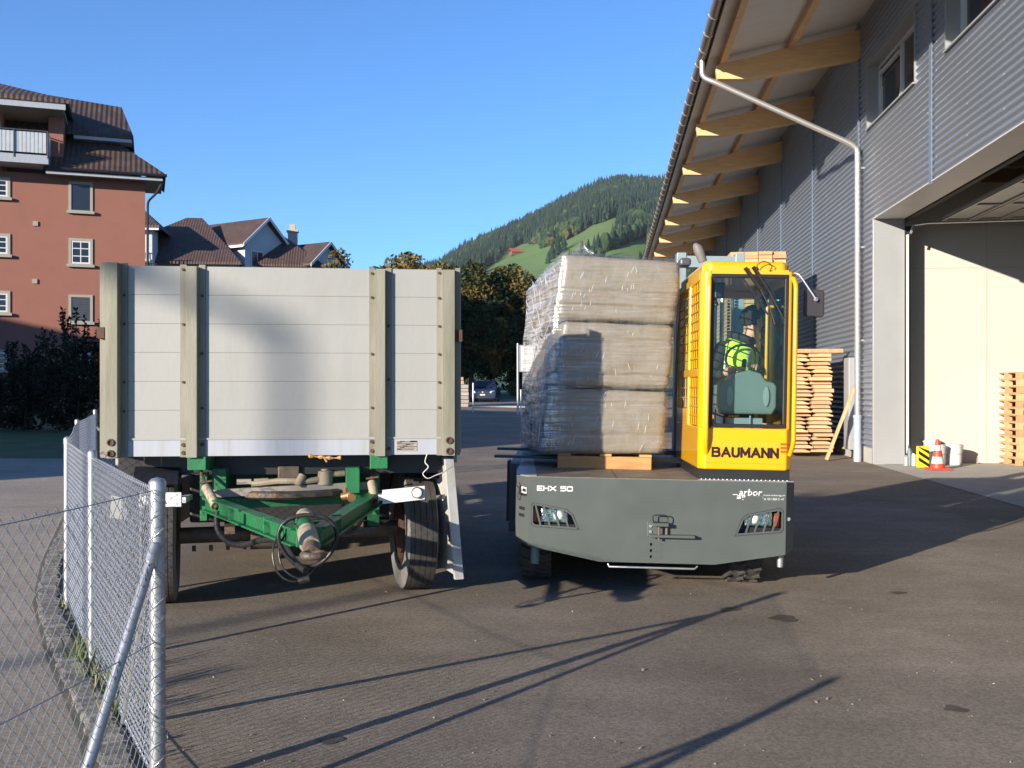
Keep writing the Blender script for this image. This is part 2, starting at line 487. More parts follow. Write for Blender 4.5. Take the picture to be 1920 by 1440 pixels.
# cobbled kerb between road and fence
mb = MB()
kp = smooth_path([(x, y, 0) for x, y in kerbline], 24)
acc = 0
for a, b in zip(kp[:-1], kp[1:]):
    acc += (b - a).length
tot = acc; step = 0.066
def along(pts, s_):
    for a, b in zip(pts[:-1], pts[1:]):
        l = (b - a).length
        if s_ <= l: return a + (b - a) * (s_ / max(l, 1e-6)), (b - a).normalized()
        s_ -= l
    return pts[-1], (pts[-1] - pts[-2]).normalized()
s_ = 0
while s_ < tot:
    p, dr = along(kp, s_)
    nrm = Vector((-dr.y, dr.x, 0))
    for off in (0.0,):
        w = random.uniform(.125, .15); l = random.uniform(.045, .07); h = random.uniform(.018, .036)
        c = p + nrm * (off + random.uniform(-.01, .01))
        rt = math.atan2(dr.y, dr.x) + random.uniform(-.08, .08)
        ax = Vector((math.cos(rt), math.sin(rt), 0)); ay = Vector((-ax.y, ax.x, 0))
        vs = []
        for z, k in ((0.0, 1), (h * .7, 1), (h, .72)):
            for sx, sy in ((-1, -1), (1, -1), (1, 1), (-1, 1)):
                vs.append(c + ax * (sx * l / 2 * k) + ay * (sy * w / 2 * k) + Vector((0, 0, z + random.uniform(-.004, .004) * (z > 0))))
        mb.add(vs, [(0, 1, 5, 4), (1, 2, 6, 5), (2, 3, 7, 6), (3, 0, 4, 7), (4, 5, 9, 8), (5, 6, 10, 9), (6, 7, 11, 10), (7, 4, 8, 11), (8, 9, 10, 11)])
    s_ += step
MT['cobble'] = mat("granite_setts", (0.17, 0.16, 0.145), 0.85, 0, 0.35, 9, 0.4, 50, col2=(0.10, 0.095, 0.085), c2scale=6)
mb.build('kerb', MT['cobble'])['kind'] = 'structure'
# soil strip under the kerb and the fence foot
MT['soil'] = mat("dry_soil", (0.13, 0.11, 0.08), 0.95, 0, 0.35, 8, 0.6, 50, col2=(0.08, 0.085, 0.045))
sheet('soil_strip', [(x - .12, y) for x, y in kerbline], [(x + .17, y) for x, y in kerbline], 1.0, 22.5, 0.008, MT['soil'])

# ------------------------------------------------------------------ weeds along the fence foot
def blade_clump(mb, c, n, h, spread):
    for i in range(n):
        a = random.uniform(0, 6.283); r = random.uniform(0, spread)
        b = Vector((c[0] + math.cos(a) * r, c[1] + math.sin(a) * r, c[2]))
        hh = h * random.uniform(.5, 1.1); le = random.uniform(.25, .9) * hh; d2 = random.uniform(0, 6.283)
        dv = Vector((math.cos(d2), math.sin(d2), 0)); sd = Vector((-dv.y, dv.x, 0)) * random.uniform(.003, .006)
        p1 = b + dv * le * .35 + Vector((0, 0, hh * .65)); p2 = b + dv * le + Vector((0, 0, hh))
        mb.add([b - sd, b + sd, p1 + sd * .8, p1 - sd * .8, p2], [(0, 1, 2, 3), (3, 2, 4)])
mb = MB()
for i in range(26):
    t = random.random() ** 1.2
    p, dr = along(kp, 2.0 + t * 9)
    nrm = Vector((-dr.y, dr.x, 0))
    c = p - nrm * random.uniform(.05, .26)
    blade_clump(mb, c, random.randint(5, 16), random.choice([.04, .06, .09]), random.uniform(.03, .1))
for (px, py) in ((178, 1272), (200, 1300), (150, 1240), (235, 1300), (215, 1345)):
    Y = 1.55 * 1900 / (py - 730); q = P(px, py, Y)
    blade_clump(mb, q, 26, .2, .09)
MT['weed'] = mat("weed_green", (0.10, 0.15, 0.035), 0.7, 0, 0.3, 6, col2=(0.20, 0.17, 0.06), c2scale=4)
mb.build('weeds', MT['weed'], recalc=False)['kind'] = 'stuff'

MT['stain'] = mat('oil_stain', (.055, .042, .034), .6, 0, .3, 8, 0, col2=(.10, .08, .065), c2scale=5)
for (px, py, r_) in ((1365, 1143, .075), (1682, 1112, .06), (1470, 1160, .09), (1790, 1330, .05), (620, 1390, .05)):
    Y = 1.55 * 1900 / (py - 730); q = P(px, py, Y)
    mb = MB(); n = 18
    ph = random.uniform(0, 6)
    mb.add([(q.x + r_ * (1 + .3 * math.sin(3 * k * 6.283 / n + ph)) * math.cos(k * 6.283 / n), Y + r_ * (1 + .25 * math.sin(2 * k * 6.283 / n + ph)) * math.sin(k * 6.283 / n), .004) for k in range(n)], [tuple(range(n))])
    mb.build('oil_stain', MT['stain'])['kind'] = 'structure'
# loose grit and leaf bits on the yard
mb = MB()
for i in range(420):
    y = 4.1 + 15 * random.random() ** 1.6
    x = random.uniform(-.5, .55) * y
    if x < -1.3 - (y - 4) * .45: continue
    r_ = random.uniform(.003, .009) * (1.6 if random.random() < .06 else 1)
    vs = [(x + random.uniform(-1, 1) * r_, y + random.uniform(-1, 1) * r_, random.uniform(.2, 1) * r_) for _ in range(4)] + [(x + r_ * .5, y, 0), (x - r_ * .5, y + r_ * .4, 0)]
    mb.add(vs, [(0, 1, 2), (0, 2, 3), (0, 3, 1), (1, 4, 2), (2, 5, 3), (3, 4, 5)])
mb.build('grit', mat("grit", (.32, .29, .25), .9, 0, .5, 40, col2=(.10, .085, .06), c2scale=25), recalc=False)['kind'] = 'stuff'

# ------------------------------------------------------------------ hills
RIDGE = [(-3000, 470), (-600, 500), (600, 522), (690, 512), (760, 500), (820, 490), (870, 456), (950, 420), (1000, 398), (1080, 357), (1120, 338), (1160, 327), (1200, 331), (1250, 330), (1400, 300), (1700, 280), (2600, 330), (4500, 420)]
def ridge_h(t):
    px = 960 + 1900 * t
    for a, b in zip(RIDGE[:-1], RIDGE[1:]):
        if a[0] <= px <= b[0]:
            y = a[1] + (b[1] - a[1]) * (px - a[0]) / (b[0] - a[0]); break
    else:
        y = 480
    return (730 - y) / 1900
YR, Y0 = 2000.0, 300.0
TREE_TOP = 14
def hill_z(t, Y):
    base = gz(Y0)
    q = (Y - Y0) / (YR - Y0)
    if q <= 0: return gz(Y)
    top = CAMH + ridge_h(t) * YR - TREE_TOP
    g = max(0, q) ** 1.18 if q <= 1 else 1 - (q - 1) ** 1.5 * .6
    n = noise.noise(Vector((t * 1900 / 160, Y / 320, 3.1))) * 14 * math.sin(min(q, 1) * math.pi)
    return base + (top - base) * g + n
ts = [-1.9 + i * .1 for i in range(17)] + [-.2 + .02 * i for i in range(36)] + [.55 + .15 * i for i in range(12)]
yss = [300, 340, 390, 450, 520, 600, 690, 780, 870, 960, 1050, 1140, 1230, 1320, 1420, 1520, 1620, 1720, 1820, 1920, 2000, 2100, 2300, 2700]
mb = MB()
for Y in yss:
    for t in ts: mb.v.append((t * Y, Y, hill_z(t, Y)))
nT = len(ts)
for j in range(len(yss) - 1):
    for i in range(nT - 1):
        mb.f.append([j * nT + i, j * nT + i + 1, (j + 1) * nT + i + 1, (j + 1) * nT + i]); mb.m.append(0)
hill = mb.build('hillside', MT['meadow'], smooth=180); hill['kind'] = 'structure'

def in_poly(x, y, poly):
    c = False; n = len(poly)
    for i in range(n):
        x1, y1 = poly[i]; x2, y2 = poly[(i + 1) % n]
        if (y1 > y) != (y2 > y) and x < (x2 - x1) * (y - y1) / (y2 - y1) + x1: c = not c
    return c
MEADOWS = [[(900, 505), (930, 490), (985, 474), (1040, 455), (1065, 447), (1110, 420), (1150, 405), (1165, 408), (1130, 432), (1085, 455), (1062, 470), (1040, 492), (985, 500), (930, 516)],
           [(968, 516), (995, 500), (1050, 494), (1065, 500), (1030, 520), (985, 522)],
           [(1118, 478), (1165, 456), (1215, 438), (1222, 455), (1180, 474), (1130, 486)],
           [(925, 500), (945, 470), (985, 455), (1015, 455), (1010, 485), (960, 500)],
           [(905, 520), (960, 505), (960, 512), (915, 530)]]
def scr(x, y, z): return 960 + 1900 * x / y, 730 - 1900 * (z - CAMH) / y

def conifer(mb, b, h, r, mi):
    n = 7; a0 = random.uniform(0, 6.28)
    for z0, z1, k in ((.06, .55, 1.0), (.34, .80, .72), (.62, 1.0, .42)):
        vs = []
        for i in range(n):
            a = a0 + i * 6.283 / n
            rr = r * k * random.uniform(.65, 1.15)
            vs.append((b[0] + math.cos(a) * rr, b[1] + math.sin(a) * rr, b[2] + h * (z0 + random.uniform(-.04, .05))))
        vs.append((b[0], b[1], b[2] + h * z1))
        mb.add(vs, [(i, (i + 1) % n, n) for i in range(n)], mi)
ICO = None
def ico_pts():
    import bmesh
    bm = bmesh.new(); bmesh.ops.create_icosphere(bm, subdivisions=2, radius=1)
    v = [x.co.copy() for x in bm.verts]; f = [[q.index for q in p.verts] for p in bm.faces]
    bm.free(); return v, f
ICO = ico_pts()
def blob_tree(mb, b, h, r, mi):
    s = random.uniform(0, 90)
    vs = []
    for p in ICO[0]:
        k = 1 + .45 * noise.noise(p * 1.7 + Vector((s, 0, 0))) + random.uniform(-.12, .12)
        vs.append((b[0] + p.x * r * k, b[1] + p.y * r * k, b[2] + h * .55 + p.z * h * .48 * k))
    mb.add(vs, ICO[1], mi)

def leafm(name, c, c2=None, sc=.4, sub=0.0, var=.3):
    m = mat(name, c, 0.75, 0, var, sc, 0, col2=c2, c2scale=sc, spec=.2, detail=3)
    return m
FM = [leafm("spruce_dark", (0.010, 0.026, 0.017), (0.015, 0.033, 0.018), .01), leafm("spruce_mid", (0.018, 0.042, 0.022), (0.014, 0.032, 0.018), .02),
      leafm("broadleaf_green", (0.034, 0.062, 0.020), (0.045, 0.066, 0.022), .02), leafm("broadleaf_autumn", (0.080, 0.078, 0.024), (0.066, 0.066, 0.022), .02)]
mb = MB()
rs = random.Random(5)
cnt = 0
tries = 0
while tries < 19000:
    tries += 1
    Y = 420 + (2060 - 420) * rs.random() ** .8
    px = rs.uniform(560, 1330); t = (px - 960) / 1900
    x = t * Y; z = hill_z(t, Y)
    sx, sy = scr(x, Y, z)
    md = False
    for p in MEADOWS:
        if any(in_poly(sx, sy - k_ * 38000 / Y, p) for k_ in (.1, .4, .7, 1.0)): md = True
    if md: continue
    decid = rs.random() < (.5 if Y < 950 else .07)
    if noise.noise(Vector((x / 110, Y / 160, 7))) > .33: decid = rs.random() < .7
    random.seed(tries)
    if decid:
        blob_tree(mb, (x, Y, z - 1), rs.uniform(10, 17), rs.uniform(3.5, 6), rs.choice([2, 2, 2, 3, 1]))
    else:
        conifer(mb, (x, Y, z - 1), rs.uniform(13, 25), rs.uniform(3.0, 4.6), rs.choice([0, 0, 1]))
    cnt += 1
fo = mb.build('forest', FM, recalc=False); fo['kind'] = 'stuff'
random.seed(21)
# single trees that stand out round the meadow
def single_tree(px, py, Y, h, r, kind, label, group):
    t = (px - 960) / 1900
    z = hill_z(t, Y)
    rt = empty('conifer' if kind < 2 else 'broadleaf_tree', (t * Y, Y, z - .4), label=label, cat='tree', group=group)
    mb = MB()
    if kind < 2:
        conifer(mb, (0, 0, 0), h, r, 0); conifer(mb, (0, 0, h * .1), h * .9, r * .8, 0)
    else:
        blob_tree(mb, (0, 0, 0), h, r, 0); blob_tree(mb, (r * .5, -1, -h * .1), h * .8, r * .7, 0)
    mb.build('crown', FM[kind], rt, recalc=False)
    tb = MB(); tb.cyl((0, 0, 0), (0, 0, h * .4), .4, .2, 6); tb.build('trunk', MT['dark'], rt)
for (px, py, Y, h, r, k) in ((1036, 492, 1130, 24, 6, 0), (1046, 488, 1150, 29, 6.5, 0), (1057, 480, 1170, 22, 6, 1), (1028, 498, 1090, 15, 5, 1), (1118, 462, 1300, 26, 6, 0), (1130, 458, 1320, 24, 6, 1), (1142, 455, 1320, 27, 6, 0)):
    single_tree(px, py, Y, h, r, k, 'tall dark spruce in the small group beside the hillside meadow', 'spruces beside the hillside meadow')
for (px, py, Y, h, r, k) in ((1185, 470, 1150, 24, 10, 2), (1200, 480, 1120, 26, 11, 2), (1215, 470, 1150, 22, 9, 3)):
    single_tree(px, py, Y, h, r, k, 'round broadleaf tree on the hillside beside the warehouse eaves', 'broadleaf trees below the upper meadow')
# hillside barn
def hill_at(px, py):
    t = (px - 960) / 1900
    for Y in range(500, 2000, 5):
        if scr(t * Y, Y, hill_z(t, Y))[1] <= py: return t * Y, Y, hill_z(t, Y)
    return t * 2000, 2000, 100
bx, by, bz = hill_at(966, 476)
br = empty('barn', (bx * .985, by * .985, bz - 5.5), (0, 0, R(25)), 'small red-roofed barn alone on the green hillside meadow', 'barn')
k = by / 1000
mb = MB(); mb.box(-5 * k, 5 * k, -3 * k, 3 * k, 0, 4 * k); mb.build('wall', mat("barn_wood", (0.16, 0.08, 0.05), .8), br)
mb = MB()
mb.prism([(-6 * k, -4 * k, 3.6 * k), (-6 * k, 0, 6.8 * k), (-6 * k, 4 * k, 3.6 * k), (-6 * k, 4 * k, 4.0 * k), (-6 * k, 0, 7.3 * k), (-6 * k, -4 * k, 4 * k)], (12 * k, 0, 0))
mb.build('roof', mat("barn_roof", (0.36, 0.085, 0.035), .8), br)

# ------------------------------------------------------------------ pink apartment building
pk = empty('apartment_building', (-18.1, 50, 0.3), (0, 0, R(20)), 'pink rendered apartment building with brown tiled roofs and a balcony behind the hedge', 'building')
mb = MB()
mb.box(-20, 0, 0, 11, -0.5, 11.55)
mb.box(-20, -6.35, .0, 9, 11.55, 14.6)           # upper storey wing wall
mb.build('wall', MT['pink'], pk)
mb = MB()
mb.box(-4.35, -3.7, -.05, 1.8, 11.9, 14.35)
mb.build('pillar', MT['pink'], pk)
mb = MB()
mb.box(-3.7, -1.35, 1.9, 8, 11.6, 14.3); mb.box(-6.35, -3.7, 1.9, 8, 11.6, 14.3)
mb.build('dormer', mat("dormer_dark", (.10, .075, .065), .8, 0, .15, 3), pk)
def slab(mb, poly, th, mi=0):
    mb.prism(poly, (0, 0, -th), mi)
# skirt roof
mb = MB()
slab(mb, [(-4.5, -.9, 11.75), (.95, -.9, 11.75), (-1.6, 1.95, 13.95), (-4.5, 1.95, 13.95)], .16)
slab(mb, [(.95, -.9, 11.75), (.95, 3.2, 11.75), (-1.6, 3.2, 13.95), (-1.6, 1.95, 13.95)], .16)
slab(mb, [(-.02, 3.2, 12.2), (-.02, 11, 12.2), (-1.6, 9, 13.95), (-1.6, 3.2, 13.95)], .16)
mb.build('skirt_roof', MT['tile'], pk)
# upper roof (overhanging dormer roof, ridge along the facade)
mb = MB()
slab(mb, [(-6.4, .9, 13.9), (-.55, .9, 13.9), (-1.15, 3.6, 16.0), (-6.4, 3.6, 16.45)], .14)
slab(mb, [(-1.15, 3.6, 16.0), (-.55, .9, 13.9), (-.5, 7.5, 13.9)], .14)
slab(mb, [(-6.4, 3.6, 16.45), (-1.15, 3.6, 16.0), (-.5, 7.5, 13.9), (-6.4, 8, 13.9)], .14)
mb.build('upper_roof', MT['tile'], pk)
mb = MB()
mb.box(-3.3, -.62, .95, 1.9, 13.58, 13.74)
mb.build('soffit', MT['rail_white'], pk)
# wing roof
mb = MB()
slab(mb, [(-20, -1.7, 14.75), (-3.35, -1.7, 14.75), (-7.6, 2.9, 16.6), (-20, 2.9, 17.0)], .18)
slab(mb, [(-3.35, -1.7, 14.75), (-3.35, 9, 14.75), (-7.6, 5.5, 16.6), (-7.6, 2.9, 16.6)], .18)
mb.build('wing_roof', MT['tile'], pk)
mb = MB(); mb.box(-20, -3.5, -1.62, -1.5, 14.28, 14.72); mb.build('fascia', MT['rail_white'], pk)
mb = MB(); mb.box(-20, -3.6, -1.5, 1.9, 14.3, 14.42); mb.build('eave_soffit', MT['frame'], pk)
mb = MB()
mb.box(-4.4, .8, -.86, -.74, 11.42, 11.56); mb.build('eave_board', MT['rail_white'], pk)
mb = MB(); mb.box(-4.4, .8, -.74, 0, 11.50, 11.56); mb.box(0, .8, 0, 3.1, 11.50, 11.56); mb.build('eave_lining', MT['frame'], pk)
mb = MB()
mb.tube(bent([(.9, -.7, 11.6), (.55, -.5, 10.9), (.12, -.16, 10.5), (.1, -.14, 0)], .2), .06, 8)
mb.tube([(-4.4, -1.0, 11.66), (1.0, -1.0, 11.66)], .075, 8)
mb.build('downpipe', MT['black'], pk)
# balcony
mb = MB(); mb.box(-20, -4.25, -1.35, 0, 11.75, 12.15); mb.build('balcony_floor', MT['rail_white'], pk)
mb = MB()
for i in range(60):
    x = -4.35 - i * .17
    mb.box(x - .15, x, -1.33, -1.29, 12.25, 13.2)
for i in range(5):
    mb.box(-4.30, -4.26, -1.2 + i * .24, -1.0 + i * .24, 12.25, 13.2)
mb.build('balcony_panel', mat("railing_panel", (.40, .43, .46), .6), pk)
mb = MB()
mb.tube([(-20, -1.31, 13.28), (-4.28, -1.31, 13.28), (-4.28, 0, 13.28)], .03, 6)
for x in (-4.28, -5.7, -7.1, -8.5): mb.tube([(x, -1.36, 12.0), (x, -1.36, 13.28)], .03, 6)
mb.build('balcony_rail', MT['dkgrey'], pk)
def window(parent, x, z0, z1, w, y=0, cross=True, sill=True, pane='pane', fm='frame', bars=(1, 2), shutter=False):
    fr = MB(); t = .12
    fr.box(x - w / 2 - t, x + w / 2 + t, y - .05, y + .05, z1, z1 + t); fr.box(x - w / 2 - t, x + w / 2 + t, y - .05, y + .05, z0 - t, z0)
    fr.box(x - w / 2 - t, x - w / 2, y - .05, y + .05, z0, z1); fr.box(x + w / 2, x + w / 2 + t, y - .05, y + .05, z0, z1)
    f = fr.build('window', MT[fm], parent)
    m = MB(); m.box(x - w / 2, x + w / 2, y - .012, y + .02, z0, z1); m.build('pane', MT[pane], f)
    if cross:
        m = MB(); b = .022
        m.box(x - w / 2, x - w / 2 + .07, y - .035, y - .014, z0, z1); m.box(x + w / 2 - .07, x + w / 2, y - .035, y - .014, z0, z1)
        m.box(x - w / 2 + .07, x + w / 2 - .07, y - .035, y - .014, z0, z0 + .07); m.box(x - w / 2 + .07, x + w / 2 - .07, y - .035, y - .014, z1 - .07, z1)
        for i in range(bars[0]):
            xx = x - w / 2 + w * (i + 1) / (bars[0] + 1); m.box(xx - b, xx + b, y - .030, y - .016, z0 + .07, z1 - .07)
        for i in range(bars[1]):
            zz = z0 + (z1 - z0) * (i + 1) / (bars[1] + 1); m.box(x - w / 2 + .07, x + w / 2 - .07, y - .032, y - .018, zz - b, zz + b)
        m.build('sash', MT['white'], f)
    if shutter:
        m = MB()
        n = 14
        for i in range(n):
            zz = z0 + (z1 - z0) * i / n
            m.prism([(x - w / 2, y - .035, zz), (x - w / 2, y - .014, zz + .06), (x - w / 2, y - .014, zz + .075), (x - w / 2, y - .035, zz + .015)], (w, 0, 0))
        m.build('blind', MT['dkgrey'], f)
    if sill:
        m = MB(); m.box(x - w / 2 - .2, x + w / 2 + .2, y - .16, y - .05, z0 - t - .05, z0 - .04); m.build('sill', MT[fm], f)
    return f
OZ = -.3
window(pk, -2.93, 10.2 + OZ, 11.45 + OZ, .84, cross=False)
window(pk, -2.93, 7.62 + OZ, 8.72 + OZ, .84)
window(pk, -2.93, 4.85 + OZ, 6.0 + OZ, .84, shutter=True, cross=False)
window(pk, -2.93, 2.1 + OZ, 3.3 + OZ, .84)
for z0, z1 in ((10.65, 11.45), (7.95, 8.78), (5.2, 6.08), (2.5, 3.3)):
    window(pk, -6.62, z0 + OZ, z1 + OZ, 1.0)
    window(pk, -9.6, z0 + OZ, z1 + OZ, 1.0)
window(pk, -6.95, 12.4, 13.75, .85, bars=(1, 2))
for x, z in ((-4.92, 9.15), (-4.95, 6.4)):
    m = MB(); m.box(x - .11, x + .11, -.06, 0, z - .11, z + .11); m.build('vent', MT['frame'], pk)

# ------------------------------------------------------------------ row of white houses
def hip(mb, x0, x1, y0, y1, z0, z1, rx0, rx1, ry, th=.18):
    slab(mb, [(x0, y0, z0), (x1, y0, z0), (rx1, ry, z1), (rx0, ry, z1)], th)
    slab(mb, [(x1, y0, z0), (x1, y1, z0), (rx1, ry, z1)], th)
    slab(mb, [(x1, y1, z0), (x0, y1, z0), (rx0, ry, z1), (rx1, ry, z1)], th)
    slab(mb, [(x0, y1, z0), (x0, y0, z0), (rx0, ry, z1)], th)
H1 = empty('white_house', (-28.5, 86, 1.2), (0, 0, R(8)), 'white house with a hipped brown roof and a corner balcony beside the pink building', 'house')
mb = MB(); mb.box(-5, 5.5, -3, 8, 0, 10.8); mb.box(-4.6, -.9, -5.2, -3, 0, 13.2); mb.build('wall', MT['whitewall'], H1)
mb = MB(); hip(mb, -6.5, 5.9, -4.2, 9.5, 10.7, 15.2, .6, 1.9, 1.6); mb.build('roof', MT['tile2'], H1)
mb = MB(); hip(mb, -5.2, -.2, -6, 3, 13.3, 15.2, -2.9, -2.2, -2.3); mb.build('wing_roof', MT['tile2'], H1)
mb = MB(); mb.box(-5.2, -.25, -5.95, -5.8, 12.95, 13.13); mb.build('fascia', MT['white'], H1)
mb = MB()
for i in range(12): mb.box(-4.4 + i * .3, -4.34 + i * .3, -6.5, -6.45, 10.6, 11.6)
mb.box(-4.5, -.8, -6.52, -6.43, 11.6, 11.68); mb.box(-4.5, -.8, -6.5, -5.2, 10.4, 10.6)
mb.build('balcony', MT['whitewall'], H1)
window(H1, -3.4, 11.0, 12.6, 1.3, y=-5.22, sill=False)
H2 = empty('gabled_house', (-22.3, 84.6, 1.25), (0, 0, R(-32)), 'white gabled house with two windows under the gable, in the middle of the row', 'house')
W2 = 4.7
mb = MB()
mb.prism([(0, 0, 0), (0, W2, 0), (0, W2, 12.7), (0, W2 / 2, 14.6), (0, 0, 12.7)], (-6.5, 0, 0)); mb.build('wall', MT['whitewall'], H2)
mb = MB()
slab(mb, [(-7, -.55, 12.45), (.45, -.55, 12.45), (.45, W2 / 2, 14.95), (-7, W2 / 2, 14.95)], .2)
slab(mb, [(.45, W2 + .55, 12.45), (-7, W2 + .55, 12.45), (-7, W2 / 2, 14.95), (.45, W2 / 2, 14.95)], .2)
mb.build('roof', MT['tile2'], H2)
mb = MB()
mb.prism([(.46, -.6, 12.15), (.46, W2 / 2, 14.7), (.46, W2 / 2, 14.98), (.46, -.6, 12.43)], (.06, 0, 0)); mb.prism([(.46, W2 + .6, 12.15), (.46, W2 / 2, 14.7), (.46, W2 / 2, 14.98), (.46, W2 + .6, 12.43)], (.06, 0, 0))
mb.box(-7, .4, -.62, -.54, 12.1, 12.3)
mb.build('bargeboard', MT['white'], H2)
def gwin(parent, y, z0, z1, w):
    m = MB(); m.box(0, .05, y - w / 2, y + w / 2, z0, z1); f = m.build('window', MT['white'], parent)
    m = MB(); m.box(.05, .07, y - w / 2 + .09, y - .04, z0 + .09, z1 - .09); m.box(.05, .07, y + .04, y + w / 2 - .09, z0 + .09, z1 - .09); m.build('pane', MT['pane'], f)
gwin(H2, 1.35, 10.6, 12.0, 1.35); gwin(H2, 3.35, 10.6, 12.0, 1.35)
H4 = empty('low_house', (-18.8, 88, 1.2), (0, 0, R(8)), 'low white house with a dark hipped roof and a brick chimney between the gabled ones', 'house')
mb = MB(); mb.box(-2.8, 2.0, -1.5, 5, 0, 11.0); mb.build('wall', MT['whitewall'], H4)
mb = MB(); hip(mb, -3.6, 2.6, -2.3, 6, 10.9, 13.9, -2.2, -1.2, 1.4); rf = mb.build('roof', MT['tile2'], H4)
mb = MB(); mb.box(-.75, .05, 1.2, 1.9, 11, 14.2); mb.box(-.85, .15, 1.1, 2.0, 14.2, 14.4); mb.box(-.6, -.1, 1.3, 1.8, 14.4, 14.9); mb.build('chimney', MT['greyboard'], rf)
for x in (-1.2, .6): window(H4, x, 9.0, 10.2, .8, y=-1.51, sill=False, cross=False)
H3 = empty('small_gabled_house', (-17.0, 86, 1.2), (0, 0, R(-32)), 'small white gabled house at the right end of the row, nearest the autumn tree', 'house')
W3 = 3.9
mb = MB(); mb.prism([(0, 0, 0), (0, W3, 0), (0, W3, 11.2), (0, W3 / 2, 12.7), (0, 0, 11.2)], (-4.5, 0, 0)); mb.build('wall', MT['whitewall'], H3)
mb = MB()
slab(mb, [(-4.8, -.5, 11.0), (.4, -.5, 11.0), (.4, W3 / 2, 13.1), (-4.8, W3 / 2, 13.1)], .2)
slab(mb, [(.4, W3 + .5, 11.0), (-4.8, W3 + .5, 11.0), (-4.8, W3 / 2, 13.1), (.4, W3 / 2, 13.1)], .2)
mb.build('roof', MT['tile2'], H3)
mb = MB()
mb.prism([(.41, -.55, 10.7), (.41, W3 / 2, 12.85), (.41, W3 / 2, 13.12), (.41, -.55, 10.98)], (.06, 0, 0)); mb.prism([(.41, W3 + .55, 10.7), (.41, W3 / 2, 12.85), (.41, W3 / 2, 13.12), (.41, W3 + .55, 10.98)], (.06, 0, 0))
mb.build('bargeboard', MT['white'], H3)

# lower storeys of the row, seen once you step aside of the trailer
for z0 in (1.2, 3.9, 6.6):
    for y_ in (1.35, 3.35): gwin(H2, y_, z0, z0 + 1.4, 1.1)
    gwin(H3, W3 / 2, z0, z0 + 1.4, 1.2)
    for x_ in (.6, 3.6): window(H1, x_, z0, z0 + 1.3, 1.1, y=-3.01, cross=True)
    window(H1, -2.75, z0, z0 + 1.3, 1.1, y=-5.21, cross=True)
    for x_ in (-1.2, .6): window(H4, x_, z0, z0 + 1.2, .8, y=-1.51, cross=False)
    for x_ in (-1.6, -4.6): window(H2, x_, z0, z0 + 1.3, 1.0, y=-.01, cross=True)

# ------------------------------------------------------------------ unseen block of flats, added to shade the back of the yard
sb = empty('shade_block', (-37.5, 12.0, 0), (0, 0, R(135)), 'unseen pale flat-roofed block added at the far left to shade the yard', 'building')
mb = MB(); mb.box(-18, 18, 0, 10, -.3, 12.6); mb.build('wall', MT['whitewall'], sb)
mb = MB(); mb.box(-18.4, 18.4, -.4, 10.4, 12.6, 13.0); mb.build('roof', MT['greyboard'], sb)
for i in range(8):
    for j in range(4): window(sb, -15.5 + i * 4.4, 1.2 + j * 3, 2.6 + j * 3, 1.2, y=0, sill=False, cross=False)
# street lamp behind the camera: its soft shade lies on the trailer's front wall
LL = 34.0
lp = empty('street_lamp', (-1.60 - LL * math.sin(R(SUN_AZ)), 7.08 - LL * math.cos(R(SUN_AZ)), 0), (0, 0, 0), 'tall curved street lamp at the road side behind the viewer', 'street lamp')
zt = 2.0 + LL * math.tan(R(SUN_EL))
mb = MB(); mb.tube(smooth_path([(0, 0, 0), (0, 0, zt * .6), (0, 0, zt - .35), (-.06, .06, zt - .04), (-.22, .22, zt + .06), (-.42, .42, zt + .16)], 6), .065, 10); mb.build('pole', MT['galv'], lp)
mb = MB(); mb.tube([(-.40, .40, zt + .15), (-.56, .56, zt + .24), (-.68, .68, zt + .30)], [.09, .14, .09], 10); mb.build('lamp_head', MT['galv'], lp)

# ------------------------------------------------------------------ trees and shrubs near by
def leaf_cloud(mb, lobes, n, size, mi_fn):
    for _ in range(n):
        c, r = random.choice(lobes)
        while True:
            p = Vector((random.uniform(-1, 1), random.uniform(-1, 1), random.uniform(-1, 1)))
            l = p.length
            if .25 < l <= 1: break
        p = p * (l ** -.35)
        q = Vector(c) + Vector((p.x * r[0], p.y * r[1], p.z * r[2]))
        nz = noise.noise(q * (2.2 / max(r)) + Vector((c[0] * 3, 0, 0)))
        if nz < -.12: continue
        s = size * random.uniform(.6, 1.3)
        a = Vector((random.gauss(0, 1), random.gauss(0, 1), random.gauss(0, .8))).normalized()
        b = a.cross(Vector((random.gauss(0, 1), random.gauss(0, 1), random.gauss(0, 1)))).normalized()
        mb.add([q - a * s, q + b * s * .55, q + a * s, q - b * s * .55], [(0, 1, 2, 3)], mi_fn(q))
def tree(name, loc, h, lobes, n, size, mats, label, trunk_r=.25, cat='tree', group=None, weights=(3, 1), limbs=6):
    rt = empty(name, loc, label=label, cat=cat, group=group)
    mb = MB()
    ch = [i for i, w in enumerate(weights) for _ in range(w)]
    def fn(q):
        k = noise.noise(q * .45 + Vector((loc[0], 5, 0)))
        if len(mats) > 2 and k > .18: return 2
        return random.choice(ch)
    leaf_cloud(mb, lobes, n, size, fn)
    mb.build('crown', mats, rt, recalc=False)
    t = MB()
    t.tube(smooth_path([(0, 0, 0), (random.uniform(-.1, .1), 0, h * .25), (random.uniform(-.2, .2), 0, h * .5), (random.uniform(-.3, .3), 0, h * .85)], 4), [trunk_r * (1 - .8 * i / 12) for i in range(13)], 8)
    for i in range(limbs):
        c, r = random.choice(lobes)
        z0 = h * random.uniform(.25, .55)
        e = Vector(c) * random.uniform(.7, 1.0)
        t.tube(smooth_path([(0, 0, z0), (e.x * .4, e.y * .4, z0 + (e.z - z0) * .3), tuple(e)], 3), [trunk_r * .45 * (1 - .75 * i_ / 6) for i_ in range(7)], 6)
    t.build('trunk', MT['bark'], rt)
    return rt
